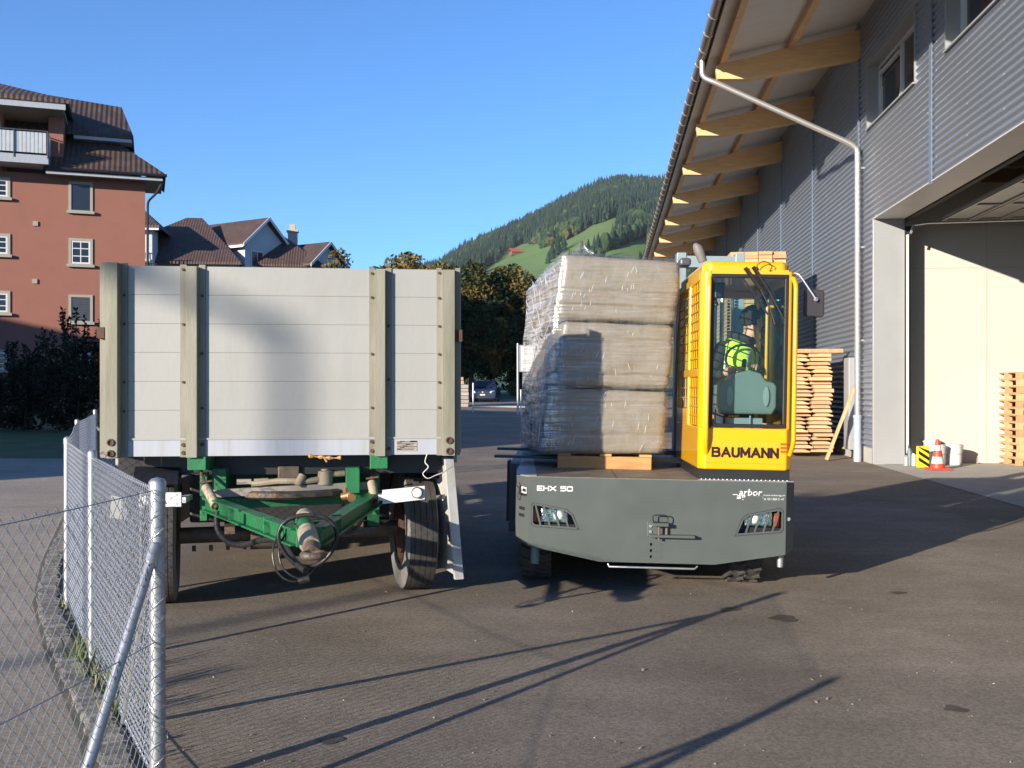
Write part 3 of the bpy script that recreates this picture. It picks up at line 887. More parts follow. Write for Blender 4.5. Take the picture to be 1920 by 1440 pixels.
MT['bark'] = mat("bark", (0.07, 0.055, 0.042), .9, 0, .3, 6, .5, 30)
LG = [leafm("leaf_dark", (0.022, 0.034, 0.013), (0.030, 0.040, 0.013), .8), leafm("leaf_olive", (0.050, 0.062, 0.018), (0.07, 0.065, 0.016), .8), leafm("leaf_rust", (0.125, 0.085, 0.022), (0.09, 0.075, 0.02), .8)]
LY = [leafm("leaf_yellowgreen", (0.085, 0.10, 0.028), (0.11, 0.10, 0.03), .8), leafm("leaf_olive_light", (0.055, 0.07, 0.02), (0.08, 0.08, 0.025), .8), leafm("leaf_gold", (0.16, 0.11, 0.03), (0.12, 0.09, 0.03), .8)]
LS = [leafm("shrub_dark", (0.016, 0.022, 0.012), (0.024, 0.028, 0.013), 1.5), leafm("shrub_brown", (0.034, 0.028, 0.015), (0.028, 0.03, 0.014), 1.5)]
g80 = gz(80)
tree('broadleaf_tree', (-3.2, 80, g80), 10.6, [((-.3, 0, 7.9), (2.6, 2.4, 2.9)), ((1.3, -.5, 5.4), (2.5, 2.4, 2.6)), ((-1.8, 0, 4.6), (2.4, 2.4, 3.2)), ((.6, .4, 3.0), (2.6, 2.2, 1.7))], 21000, .19, LG, 'dark broadleaf tree right of the trailer, behind the parked car', group=None)
tree('broadleaf_tree', (.5, 83, g80), 11, [((-.6, 0, 8.3), (2.3, 2.4, 2.6)), ((1.0, 0, 6.0), (2.4, 2.4, 2.8)), ((-1.0, -.6, 5.0), (2.3, 2.2, 2.4)), ((.4, .4, 3.2), (2.4, 2.2, 1.7))], 21000, .19, LG, 'rust-tinged broadleaf tree behind the white notice board', group=None, weights=(3, 2))
tree('broadleaf_tree', (5.0, 86, g80), 10, [((0, 0, 7), (2.8, 2.4, 2.8)), ((-1.2, 0, 4.6), (2.4, 2.4, 2.6))], 8000, .2, LG, 'dark broadleaf tree mostly hidden by the wrapped load')
tree('broadleaf_tree', (-8.6, 84, g80), 11.6, [((-.2, 0, 9.4), (2.6, 2.2, 2.6)), ((2.3, 0, 8.9), (2.3, 2, 2.3)), ((-2.4, 0, 8.4), (2.2, 2, 2.4)), ((4.2, 0, 8.2), (2, 2, 2.2)), ((0, 0, 5.2), (3.6, 2, 2.6))], 17000, .2, LY, 'yellow-green treetop showing above the trailer wall', weights=(2, 2))
tree('autumn_tree', (-12.3, 72, gz(72)), 11, [((0, 0, 9.6), (1.0, .9, 1.2)), ((.3, 0, 8.2), (1.1, .9, 1.1)), ((-.5, 0, 8.8), (.8, .7, 1.0))], 1500, .13, [LY[2], LY[1]], 'slim sparse autumn tree right of the white houses', trunk_r=.12, limbs=8)
tree('hedge', (-1.5, 90, gz(90)), 3.2, [((-7, 0, 1.6), (4.5, 1, 1.8)), ((-1, 0, 1.6), (4.5, 1, 1.9)), ((5, 0, 1.6), (4.5, 1, 1.8)), ((11, 0, 1.6), (4.5, 1, 1.8))], 9000, .17, [LG[0], LG[1]], 'long dark hedge added behind the parked car to cover the bright ground', cat='hedge', trunk_r=.04, limbs=10)  # hedge added to hide the bright-lit ground between the trunks
def shrub(loc, w, h, n, label, spikes):
    rt = empty('shrub', loc, label=label, cat='shrub', group='dark shrubs in front of the pink building')
    mb = MB(); st = MB()
    leaf_cloud(mb, [((0, 0, h * .38), (w, w * .7, h * .42)), ((w * .3, 0, h * .5), (w * .6, w * .6, h * .34)), ((-w * .35, 0, h * .3), (w * .6, w * .6, h * .3))], n, .075, lambda q: random.choice([0, 0, 1]))
    for i in range(spikes):
        a = random.uniform(0, 6.28); e = Vector((math.cos(a) * w * random.uniform(.2, .95), math.sin(a) * w * .5, h * random.uniform(.78, 1.08)))
        b = Vector((e.x * .55, e.y * .5, h * .25))
        pth = smooth_path([b, (b + e) / 2 + Vector((0, 0, .12)), e], 6)
        st.tube(pth, .012, 4)
        for q in pth[3:]:
            for _ in range(5):
                s = random.uniform(.05, .095)
                aa = Vector((random.gauss(0, 1), random.gauss(0, 1), random.gauss(0, 1))).normalized(); bb = aa.orthogonal().normalized()
                c = Vector(q) + aa * s
                mb.add([c - aa * s, c + bb * s * .5, c + aa * s, c - bb * s * .5], [(0, 1, 2, 3)], random.choice([0, 1]))
    mb.build('crown', LS, rt, recalc=False)
    for i in range(5):
        a = i * 1.3; st.tube([(math.cos(a) * .12, math.sin(a) * .12, 0), (math.cos(a) * w * .5, math.sin(a) * w * .4, h * .5)], [.03, .012], 5)
    st.build('stem', MT['bark'], rt)
gs = gz(34)
shrub((-14.6, 34, gs), 1.5, 3.75, 9000, 'tallest dark shrub, close to the left end of the trailer', 22)
shrub((-16.6, 34.5, gs), 1.35, 3.0, 7500, 'dark spiky shrub in the middle of the row before the pink building', 20)
shrub((-18.3, 34, gs), 1.2, 2.6, 6000, 'lower dark shrub at the left edge before the pink building', 12)
shrub((-12.9, 35, gs), 1.3, 3.3, 4000, 'dark shrub half hidden behind the trailer wall', 10)
# ------------------------------------------------------------------ warehouse (local x = across the wall, y = along it)
WH = empty('warehouse', (0, 0, 0), (0, 0, R(-5.41)), 'long warehouse with grey corrugated cladding, timber roof beams and an open sectional door', 'warehouse')
WL = 5.475
SJ = 21.5               # far jamb of the door
DH = 5.06               # door height
PITCH = .12; AMP = .021
def corr(mb, s0, s1, z0, z1):
    n = max(2, int(round((z1 - z0) / (PITCH / 8))))
    for i in range(n):
        za = z0 + (z1 - z0) * i / n; zb = z0 + (z1 - z0) * (i + 1) / n
        xa = WL - AMP * math.sin(za / PITCH * 6.28318); xb = WL - AMP * math.sin(zb / PITCH * 6.28318)
        mb.quad((xa, s1, za), (xa, s0, za), (xb, s0, zb), (xb, s1, zb))
WTOP = 9.7
W1 = (18.7, 22.0); W2_ = (13.7, 17.0); W3_ = (8.7, 12.0); WZ = (7.08, 8.36)
mb = MB()
seams = [22.8 + 5 * k for k in range(-3, 8)]
cuts = sorted(seams + [SJ, 10.3, 6.0, 58.0] + list(W1) + list(W2_) + list(W3_))
for a, b in zip(cuts[:-1], cuts[1:]):
    mid = (a + b) / 2
    zb = DH if 10.3 < mid < SJ else .32
    win = any(w[0] < mid < w[1] for w in (W1, W2_, W3_))
    if win:
        corr(mb, a, b, zb, WZ[0]); corr(mb, a, b, WZ[1], WTOP)
    else: corr(mb, a, b, zb, WTOP)
mb.build('cladding', MT['clad'], WH, smooth=60, recalc=False)
# screws
mb = MB()
for k in range(-3, 7):
    for j in range(4):
        s_ = 22.8 + 5 * k + .35 + j * 1.45
        for i in range(18):
            z = .63 + i * .48
            if 10.3 < s_ < SJ and z < DH + .05: continue
            if any(w[0] - .1 < s_ < w[1] + .1 for w in (W1, W2_, W3_)) and WZ[0] - .1 < z < WZ[1] + .1: continue
            mb.box(WL - .022, WL - .008, s_ - .012, s_ + .012, z - .012, z + .012)
mb.build('screws', MT['pipe'], WH)['kind'] = 'stuff'
for s_ in seams:
    m = MB(); z0 = DH - .03 if 10.3 < s_ < SJ else .3
    m.box(WL - .03, WL - .012, s_ - .07, s_ + .07, z0, WTOP)
    m.build('seam_strip', MT['flash'], WH)
m = MB(); m.box(WL - .005, WL + .2, SJ + .001, 58, -.2, .318); m.build('plinth', MT['concrete'], WH)
# door frame
m = MB()
m.box(WL - .03, WL + .60, SJ, SJ + .1, 0.012, DH - .001); m.build('door_jamb', MT['jamb'], WH, bevel=.006)
m = MB(); m.box(WL - .03, WL + .60, 10.3, SJ + .1, DH, DH + .022); m.build('door_header', mat('header_bounce_tone', (.58, .565, .53), .5, .05, .05, 1.5), WH, bevel=.006)  # lighter than the jamb sheet: bounce light from the ground put into the colour
m = MB(); m.box(WL + .62, WL + .655, SJ - .09, SJ - .02, .012, 4.72); m.build('door_track', MT['white'], WH)
m = MB(); m.box(WL + .605, WL + .72, SJ - .02, SJ + .09, .012, 4.9); m.build('door_seal', MT['black'], WH)
# open door sections lying under the ceiling
m = MB()
for i in range(6):
    x0 = WL + 1.22 + i * .62
    z = 4.99 + .012 * i
    m.box(x0, x0 + .60, 10.35, SJ - .15, z, z + .05)
    m.box(x0 + .02, x0 + .07, 10.35, SJ - .15, z - .035, z - .001); m.box(x0 + .53, x0 + .58, 10.35, SJ - .15, z - .035, z - .001)
    for s_ in (11.5, 13.5, 15.5, 17.5, 19.5, 21.2): m.box(x0 + .075, x0 + .525, s_ - .03, s_ + .03, z - .03, z - .001)
m.build('door_leaf', mat("door_leaf", (.34, .33, .31), .4, .3, .08, 2), WH)
m = MB(); m.tube([(WL + .66, SJ - .2, 4.72), (WL + .72, SJ - .2, 4.9), (WL + 1.0, SJ - .2, 4.94), (WL + 5, SJ - .2, 5.0)], .03, 6); m.build('door_rail', MT['galv'], WH)
# interior
m = MB()
m.box(WL + .2, 17, 22.1, 22.3, -.1, 7.5)
m.build('interior_wall', MT['plaster'], WH)
m = MB()
for x in (7.9, 10.4, 13.0): m.box(x, x + .012, 22.092, 22.0995, .02, 7.4)
m.box(WL + .7, 16.9, 22.092, 22.0995, 4.1, 4.112)
m.build('panel_joint', mat("joint_line", (.42, .37, .30), .8), WH)
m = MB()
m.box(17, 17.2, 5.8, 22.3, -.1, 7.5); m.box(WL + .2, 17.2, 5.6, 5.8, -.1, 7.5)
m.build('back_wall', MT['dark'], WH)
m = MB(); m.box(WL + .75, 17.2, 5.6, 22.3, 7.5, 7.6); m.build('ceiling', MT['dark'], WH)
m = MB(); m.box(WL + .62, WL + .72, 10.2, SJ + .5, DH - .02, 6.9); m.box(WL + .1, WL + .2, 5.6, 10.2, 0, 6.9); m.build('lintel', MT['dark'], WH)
for s_ in (20.4, 19.0, 17.2, 15.0):
    m = MB(); m.box(WL + .7, 16.9, s_ - .06, s_ + .06, 5.55, 5.8); m.build('ceiling_beam', MT['glulam'], WH)
# windows in deep reveals
for w in (W1, W2_, W3_):
    s0, s1 = w; z0, z1 = WZ; D = .28
    m = MB()
    m.box(WL - .035, WL + D, s0 - .04, s0, z0 - .04, z1 + .04); m.box(WL - .035, WL + D, s1, s1 + .04, z0 - .04, z1 + .04)
    m.box(WL - .035, WL + D, s0, s1, z1, z1 + .04)
    f = m.build('window', MT['jamb'], WH)
    m = MB(); m.prism([(WL - .07, s0 - .03, z0 - .05), (WL + D, s0 - .03, z0 - .002), (WL + D, s0 - .03, z0 - .03), (WL - .07, s0 - .03, z0 - .08)], (0, s1 - s0 + .06, 0)); m.build('sill', MT['jamb'], f)
    m = MB()
    x0, x1 = WL + .20, WL + D; t = .07; mid = (s0 + s1) / 2
    m.box(x0, x1, s0, s1, z1 - t, z1 - .001); m.box(x0, x1, s0, s1, z0, z0 + t); m.box(x0, x1, s0, s0 + t, z0 + t, z1 - t); m.box(x0, x1, s1 - t, s1, z0 + t, z1 - t)
    m.box(x0, x1, mid - .05, mid + .05, z0 + t, z1 - t)
    m.build('frame', MT['white'], f)
    m = MB()                                                   # tilted far sash
    for (a, b, za, zb) in ((mid + .06, s1 - t - .01, z0 + t + .01, z0 + t + .07), (mid + .06, s1 - t - .01, z1 - t - .16, z1 - t - .10)):
        m.box(x0 - .02, x0 + .04, a, b, za, zb)
    m.beam((x0 + .01, mid + .09, z0 + t), (x0 + .12, mid + .09, z1 - t - .1), .06, .05, (0, 1, 0)); m.beam((x0 + .01, s1 - t - .04, z0 + t), (x0 + .12, s1 - t - .04, z1 - t - .1), .06, .05, (0, 1, 0))
    m.build('sash', MT['white'], f)
    m = MB(); m.box(x1 - .025, x1 - .001, s0 + t, mid - .05, z0 + t, z1 - t); m.box(x1 - .02, x1, mid + .05, s1 - t, z0 + t, z1 - t); m.build('pane', MT['pane'], f)
# roof: beams, purlins, soffit, gutter
RS = .22
def roof_z(x): return 8.70 + RS * (x - 2.36)
for k in range(-5, 8):
    s_ = 22.8 + 5 * k
    m = MB()
    m.prism([(2.36, s_ - .11, roof_z(2.36)), (2.41, s_ - .11, 8.40), (3.11, s_ - .11, 8.38), (5.7, s_ - .11, 8.80), (5.7, s_ - .11, roof_z(5.7))], (0, .22, 0))
    m.build('roof_beam', MT['glulam'], WH, bevel=.008)
for x, w in ((2.46, .14), (3.95, .16)):
    m = MB(); m.prism([(x, -12, roof_z(x)), (x + w, -12, roof_z(x + w)), (x + w, -12, roof_z(x + w) + .17), (x, -12, roof_z(x) + .17)], (0, 71, 0)); m.build('purlin', MT['glulam'], WH)
m = MB()
zz = lambda x: roof_z(x) + .172
m.prism([(2.18, -12, zz(2.18)), (17.5, -12, zz(17.5)), (17.5, -12, zz(17.5) + .14), (2.18, -12, zz(2.18) + .14)], (0, 71, 0))
m.build('roof', MT['soffit'], WH)
m = MB(); m.prism([(2.10, -12.1, zz(2.1) + .15), (17.6, -12.1, zz(17.6) + .15), (17.6, -12.1, zz(17.6) + .19), (2.10, -12.1, zz(2.1) + .19)], (0, 71.2, 0)); m.build('roof_sheet', MT['greyboard'], WH)
m = MB()
for s_ in range(-11, 59): m.box(2.19, 5.4, s_ + .3, s_ + .306, 0, 0.001)
# gutter: half round trough with hangers
gzc = zz(2.18) + .03
prof = []
for i in range(9):
    a = math.pi * i / 8
    prof.append((2.06 + .105 * math.cos(a), gzc - .105 * math.sin(a)))
prof2 = [(2.06 + (x - 2.06) * .93, gzc + (z - gzc) * .93) for x, z in prof]
m = MB()
m.prism([(x, -12, z) for x, z in prof + prof2[::-1]], (0, 71, 0))
m.box(2.166, 2.178, -12, 59, gzc - .13, gzc + .03)
g = m.build('gutter', MT['gutter'], WH, smooth=40)
for i in range(62):
    s_ = -4 + i * 1.0
    m = MB(); m.tube([(2.06 + .112 * math.cos(math.pi * j / 8), s_, gzc - .112 * math.sin(math.pi * j / 8)) for j in range(9)], .012, 5)
    m.build('hanger', MT['pipe'], g)
m = MB()
pth = bent([(2.06, 22.55, gzc - .09), (2.06, 22.55, 8.40), (2.32, 22.5, 8.27), (5.16, 22.35, 6.84), (5.33, 22.35, 6.70), (5.33, 22.35, 1.0)], .16, 5)
m.tube(pth, .062, 12)
dp = m.build('downpipe', MT['pipe'], WH, smooth=60)
m = MB(); m.cyl((5.33, 22.35, 1.0), (5.33, 22.35, -.05), .082, .082, 14); m.cyl((5.33, 22.35, 1.0), (5.33, 22.35, .94), .094, .094, 14); m.build('pipe_base', mat("standpipe_blue", (.36, .42, .50), .5, .2, .05), dp, smooth=40)
for z in (2.6, 4.6, 6.3):
    m = MB(); m.box(5.33, WL, 22.335, 22.365, z - .02, z + .02); m.cyl((5.33, 22.35, z - .025), (5.33, 22.35, z + .025), .07, .07, 12); m.build('pipe_clip', MT['galv'], dp)
# concrete floor inside, out to the wall line
m = MB(); m.quad((WL - .06, 5.5, .008), (17, 5.5, .008), (17, 22.1, .008), (WL - .06, SJ + .3, .008))
fl = m.build('concrete_floor', MT['concrete'], None); fl.rotation_euler = (0, 0, R(-5.41)); fl['kind'] = 'structure'

def WW(x, s_, z=0.0):
    a = R(-5.41)
    return Vector((x * math.cos(a) - s_ * math.sin(a), x * math.sin(a) + s_ * math.cos(a), z))
WR = R(-5.41)
cb = empty('wall_cabinet', WW(5.28, 23.1), (0, 0, WR), 'tall narrow light grey metal cabinet on the warehouse wall behind the downpipe', 'cabinet')
m = MB(); m.box(0, .18, -.2, .25, .22, 2.25); m.build('body', MT['jamb'], cb, bevel=.008)
m = MB(); m.box(-.012, -.002, -.18, .23, .25, 2.22); m.build('door', MT['jamb'], cb)

# ------------------------------------------------------------------ timber
def board_mesh(name, l, w, h, m, wane=0.0):
    b = MB()
    k = wane
    b.prism([(-w / 2, 0, 0), (w / 2, 0, 0), (w / 2, 0, h * .35), (w / 2 - k, 0, h), (-w / 2 + k * .6, 0, h), (-w / 2, 0, h * .45)], (0, l, 0))
    o = b.build(name, m, bevel=.004, seg=1)
    return o
random.seed(8)
base_boards = [board_mesh('timber_board', 3.6, w, h, MT['board'], k) for w, h, k in ((.62, .080, .07), (.50, .078, .12), (.40, .080, .04), (.66, .072, .16), (.44, .082, .0), (.56, .076, .09))]
used = set()
def put_board(kind, pos, rz, label, group):
    b0 = base_boards[kind]
    if kind not in used:
        used.add(kind); o = b0
    else:
        o = b0.copy(); C.objects.link(o)
    o.location = pos; o.rotation_euler = (0, 0, rz)
    return tag(o, label, 'board', group)
z = .12
LBL = 'sawn board in the tall stack against the warehouse wall behind the yellow cab'
GRP = 'boards in the stack behind the cab'
for i in range(25):
    x = 4.02
    row = [random.choice([0, 1, 3, 5]), random.choice([1, 2, 4, 5])]
    widths = {0: .62, 1: .5, 2: .4, 3: .66, 4: .44, 5: .56}
    tot = sum(widths[k] for k in row)
    sc = 1.08 / tot if i else 1
    x = 3.98 + random.uniform(-.04, .04)
    for k in row:
        w = widths[k] * (1.10 / tot)
        o = put_board(k, WW(x + w / 2, 23.55 + random.uniform(-.10, .12), z), WR + random.uniform(-.012, .012), LBL, GRP)
        o.scale = (1.10 / tot * random.uniform(.86, .985), 1, random.uniform(.82, 1.02))
        x += w
    z += .086 + random.uniform(0, .009)
o = put_board(2, WW(4.75, 23.45, z), WR + R(88), 'single pale board laid across the top of the stack beside the downpipe', None)
o.scale = (.4, .42, 1.1); o.location = WW(5.30, 23.6, z)
m = MB()
for s_ in (24.2, 26.6): m.box(3.95, 5.15, s_ - .06, s_ + .06, 0.01, .115)
o = m.build('bearer_pair', MT['board'], None); o.rotation_euler = (0, 0, WR); tag(o, 'squared bearers under the tall stack of sawn boards', 'timber')
# far taller stack: packs with the loose top boards that show over the cab roof
for j in range(2):
    m = MB()
    for i in range(21):
        for q in range(4):
            x0 = -.7 + q * .345; m.box(x0 + .004, x0 + .338, 0, 3.5, i * .105, i * .105 + .09)
    m.box(-.705, .68, -.01, 0, 0, .01)
    pkx = m.build('timber_pack', MT['board'], None, loc=WW(3.80, 26.0, .1 + j * 2.26), rot=(0, 0, WR))
    tag(pkx, ['lower', 'upper'][j] + ' squared pack of sawn timber in the tall pile behind the cab', 'timber pack', 'packs in the tall timber pile')
zt = .1 + 2 * 2.26 + .02
for i in range(4):
    for q in range(4):
        o = put_board(4, WW(3.14 + .40 + (q * .345) - .30, 25.9 + random.uniform(-.05, .05), zt), WR, 'loose board on top of the tall timber pile, showing over the cab roof', 'boards on top of the tall timber pile')
        o.scale = (.75, 1, 1.05)
    zt += .094
# leaning plank
m = MB(); m.beam((0, 0, 0), (.62, .02, 1.62), .05, .13, (0, 1, 0)); o = m.build('leaning_plank', MT['board'], None, bevel=.004, loc=WW(4.72, 22.55, 0.02), rot=(0, 0, WR)); tag(o, 'pale plank leaning against the warehouse wall left of the downpipe', 'plank')
# grey timber pile far off beside the trailer
m = MB(); m.box(-.45, .45, 0, 2.4, 0, .19); pb = m.build('timber_beam', MT['greyboard'], None, bevel=.012)
gy = gz(58)
first = True
for i in range(8):
    o = pb if first else pb.copy()
    if not first: C.objects.link(o)
    first = False
    o.location = (-2.95 + random.uniform(-.03, .03) - (.18 if i > 5 else 0), 58, gy + i * .215); o.rotation_euler = (0, 0, R(4))
    tag(o, 'weathered beam in the small pile beside the trailer, far across the yard', 'timber', 'beams in the far pile')
    if i > 5:
        o.data = pb.data.copy(); o.data.materials.clear(); o.data.materials.append(MT['board']); o.scale = (.8, 1, 1)
        o['label'] = 'fresh orange beam on top of the far pile of grey beams beside the trailer'

# ------------------------------------------------------------------ small things in the doorway
cx = P(1758, 882, 19.4)
cn = empty('traffic_cone', (cx.x, 19.4, .012), label='red and white striped traffic cone in front of the doorway buckets', cat='traffic cone')
m = MB(); m.box(-.19, .19, -.19, .19, 0, .035); m.build('base', mat("cone_red", (.62, .06, .03), .5), cn, bevel=.01)
m = MB()
pr = [(.135, .035)]; ms = []
hs = [.035, .12, .25, .37, .47, .58]
for i, h in enumerate(hs[1:]):
    pr.append((.135 - (h - .035) / .545 * .105, h)); ms.append([0, 1, 0, 1, 0][i])
pr.append((.0, .585)); ms.append(0)
m.lathe(pr, 20, Matrix(), ms); m.build('cone', [bpy.data.materials["cone_red"], MT['white']], cn, smooth=40)
hz = P(1732, 873, 19.9)
hb = empty('hazard_block', (hz.x, 19.95, .012), (0, 0, R(4)), 'yellow and black striped hazard block beside the traffic cone', 'hazard block')
m = MB(); m.box(-.11, .11, -.05, .05, 0, .42); m.build('body', mat("hazard_yellow", (.85, .6, .02), .5), hb, bevel=.01)
m = MB()
for zc in (.02, .15, .28):
    pts = [(-.11, zc + .12), (.11, zc - .02), (.11, zc + .05), (-.11, zc + .19)]
    pts = [(x, max(.005, min(.415, z_))) for x, z_ in pts]
    m.prism([(x, -.053, z_) for x, z_ in pts], (0, .0025, 0))
m.build('stripes', MT['black'], hb)
def bucket(px, py, Y, h, r, label, lie=False):
    p = P(px, py, Y)
    b = empty('bucket', (p.x, Y, .012 if not lie else r * .98), (0, 0, 0) if not lie else (R(82), 0, R(25)), label, 'bucket', 'white buckets by the door')
    m = MB(); m.lathe([(0, 0), (r * .86, 0), (r * .9, h * .5), (r * .98, h), (r * 1.06, h), (r * 1.06, h - .025), (r, h - .03)], 20, Matrix()); m.build('body', MT['white'], b, smooth=50)
    m = MB(); m.tube([(math.cos(math.pi * i / 10) * r * 1.05, -.02 - math.sin(math.pi * i / 10) * r * .8, h * .9 - math.sin(math.pi * i / 10) * h * .35) for i in range(11)], .005, 5); m.build('handle', MT['galv'], b)
    m = MB(); m.cyl((0, 0, h + .0015), (0, 0, h + .02), r * .9, r * .9, 20); m.build('lid', MT['white'], b)
bucket(1756, 867, 20.5, .40, .19, 'white bucket directly behind the traffic cone')
bucket(1788, 866, 20.7, .40, .18, 'white bucket right of the others, nearest the pallet stack')
bucket(1747, 866, 21.2, .46, .17, 'white bucket at the back between the hazard block and the cone')
for (px, h, r, m_, l) in ((1703, .25, .055, MT['jamb'], 'pale bottle at the left end of the row inside the doorway'), (1709, .42, .05, MT['console'], 'dark-capped green bottle by the door track'), (1716, .30, .06, MT['white'], 'white bottle left of the hazard block')):
    p = P(px, 873, 20.3)
    b = empty('bottle', (p.x, 20.4, .012), label=l, cat='bottle', group='bottles by the door track')
    m = MB(); m.lathe([(0, 0), (r, 0), (r, h * .72), (r * .5, h * .8), (r * .5, h * .84)], 14, Matrix()); m.build('body', m_, b, smooth=40)
    m = MB(); m.cyl((0, 0, h * .84), (0, 0, h), r * .55, r * .5, 12); m.build('cap', MT['black'], b)
# stack of pallets inside the doorway
def pallet_mesh(m_):
    m = MB(); L_, Wd = .8, 1.2
    for x in (0, .35, .70): m.box(x, x + .1, 0, Wd, 0, .022)
    for y in (0, .53, 1.055):
        for x in (0, .23, .46, .70): m.box(x, x + .10, y, y + .145, .022, .10)
    for y in (0, .53, 1.055): m.box(0, L_, y, y + .145, .10, .122)
    for x in (0, .165, .33, .495, .66): m.box(x, x + .14, 0, Wd, .122, .144)
    return m.build('pallet', m_, None)
pl0 = pallet_mesh(MT['board'])
pp = P(1882, 872, 20.3)
for i in range(13):
    o = pl0 if i == 0 else pl0.copy()
    if i: C.objects.link(o)
    o.location = (pp.x + .30 + random.uniform(-.012, .012), 20.3 + random.uniform(-.02, .02), .012 + i * .1455); o.rotation_euler = (0, 0, R(-3))
    tag(o, 'empty wooden pallet in the tall stack against the cream wall in the doorway', 'pallet', 'pallets stacked in the doorway')

# ------------------------------------------------------------------ chain link fence
FN = empty('chain_link_fence', (FENCE[0][0], FENCE[0][1], 0), label='galvanised chain link fence with round posts curving along the road', cat='fence')
FO = Vector((FENCE[0][0], FENCE[0][1], 0))
FP = [Vector((x, y, 0)) - FO for x, y in FENCE]
FBv = Vector((FB[0], FB[1], 0)) - FO
P6 = Vector((-2.2, 17.6, 0)) - FO
FH = 1.17
def post(p, r, h, nm='post'):
    m = MB(); m.cyl(p - Vector((0, 0, .1)), p + Vector((0, 0, h)), r, r, 18); o = m.build(nm, MT['galv'], FN, smooth=40)
    m = MB(); m.lathe([(r * 1.08, h - .035), (r * 1.08, h + .004), (r * .75, h + .016), (0, h + .022)], 18, Matrix.Translation(p)); m.build('post_cap', MT['galv'], o, smooth=50)
post(FP[0], .030, FH + .02)
for p in FP[1:4]: post(p, .024, FH + .02)
post(FP[4], .03, FH + .05); post(FBv, .027, FH + .02); post(P6, .024, FH + .02); post((FP[4] + P6) / 2, .024, FH + .02)
def brace(a, b):
    m = MB(); m.tube([a, b], .0195, 12); m.cyl(a - (b - a).normalized() * .03, a + (b - a).normalized() * .05, .026, .026, 12); m.build('brace', MT['galv'], FN, smooth=40)
dn = (FBv - FP[0]); dd = (FP[1] - FP[0])
brace(FP[0] + dn.normalized() * .03 + Vector((0, 0, .93)), FP[0] + dn * .31 + Vector((0, 0, -.05)))
brace(FP[0] + dd.normalized() * .03 + Vector((0, 0, .93)), FP[0] + dd * .44 + Vector((0, 0, -.05)))
brace(FP[4] + (P6 - FP[4]).normalized() * .03 + Vector((0, 0, .95)), FP[4] + (P6 - FP[4]) * .22 + Vector((0, 0, -.05)))
brace(FBv + (FP[0] - FBv).normalized() * .03 + Vector((0, 0, .93)), FBv + (FP[0] - FBv) * .3 + Vector((0, 0, -.05)))
def mesh_span(a, b, h, c=.056, r=.00165, z0=.03, wires=True):
    """diamond mesh: neighbouring zigzag wires hook into one another"""
    dr = (b - a); L_ = dr.length; dr = dr / L_
    nr = Vector((-dr.y, dr.x, 0))
    n = int(L_ / (c / 2)); rows = int((h - z0) / (c * .56))
    dz = (h - z0) / rows
    m = MB()
    for i in range(n):
        u0 = i * c / 2
        pts = []
        for j in range(rows + 1):
            k = (i + j) % 2
            u = u0 + (c * .53 if k else -c * .03)
            u = min(max(u, 0), L_)
            bulge = .006 * math.sin(u * 2.1 + 1)
            pts.append(a + dr * u + nr * ((.0024 if k else -.0024) + bulge) + Vector((0, 0, z0 + j * dz)))
        m.tube(pts, r, 4, caps=False)
    m.build('mesh_panel', MT['wire'], FN, recalc=False)
    if wires:
        m = MB()
        for z_ in (h - .005, h * .5, z0 + .02):
            sag = []
            for i in range(9):
                t = i / 8; sag.append(a + (b - a) * t + nr * .006 + Vector((0, 0, z_ - .012 * math.sin(t * math.pi))))
            m.tube(sag, .0021, 5)
        m.build('tension_wire', MT['wire'], FN, recalc=False)
mesh_span(FP[0], FBv, FH)
for a, b in zip(FP[:-1], FP[1:]): mesh_span(a, b, FH)
mesh_span(FP[4], P6, FH, c=.06)
# wire ties round the corner post
m = MB()
for i in range(24):
    z_ = .08 + i * .046
    m.tube([FP[0] + Vector((math.cos(a) * .034, math.sin(a) * .034, z_ + .03 * math.sin(a + i))) for a in [q * .52 for q in range(12)]], .0015, 4, closed=True)
m.build('wire_tie', MT['wire'], FN, recalc=False)
t = .46
sp = FP[0] + dd * t
m = MB(); dl = dd.normalized(); nl = Vector((dl.y, -dl.x, 0))
c0 = sp + nl * -.012 + Vector((0, 0, .94))
sx_ = Vector((.97, -.24, 0))
m.prism([c0 - sx_ * .045 + Vector((0, 0, .01)), c0 + sx_ * .05, c0 + sx_ * .045 + Vector((0, 0, .10)), c0 - sx_ * .04 + Vector((0, 0, .115))], Vector((.24, .97, 0)) * .003)
m.build('sign_plate', mat('faded_plate', (.17, .18, .18), .6), FN)
# ------------------------------------------------------------------ trailer (local: x right, y to the back, z up)
TRA = R(6.5)
TR = empty('trailer', (-1.60, 7.11, 0), (0, 0, TRA), 'high-sided flatbed trailer with a white boarded front wall and green drawbar', 'trailer')
TM = Matrix.Translation((-1.60, 7.11, 0)) @ Matrix.Rotation(TRA, 4, 'Z')
TI = TM.inverted()
def T2(v): return TI @ Vector(v)
ZB, ZT = 1.085, 2.415
m = MB()
for i in range(6):
    z0 = 1.205 + i * .2
    m.box(-1.06, 1.10, 0.0, .028, z0 + .0006, z0 + .1994)
o = m.build('front_boards', MT['alu'], TR, bevel=.002, seg=1)
m = MB(); m.box(-1.06, 1.10, .0035, .030, 1.2, 2.404); m.build('seam_backing', MT['greyboard'], TR)
m = MB(); m.box(-1.06, 1.10, -.006, .03, ZB, 1.198); m.build('bottom_rail', MT['rail_white'], TR, bevel=.003)
m = MB(); m.box(-1.05, 1.10, -.012, -.001, 1.199, 1.212); m.build('ledge', MT['alu'], TR)
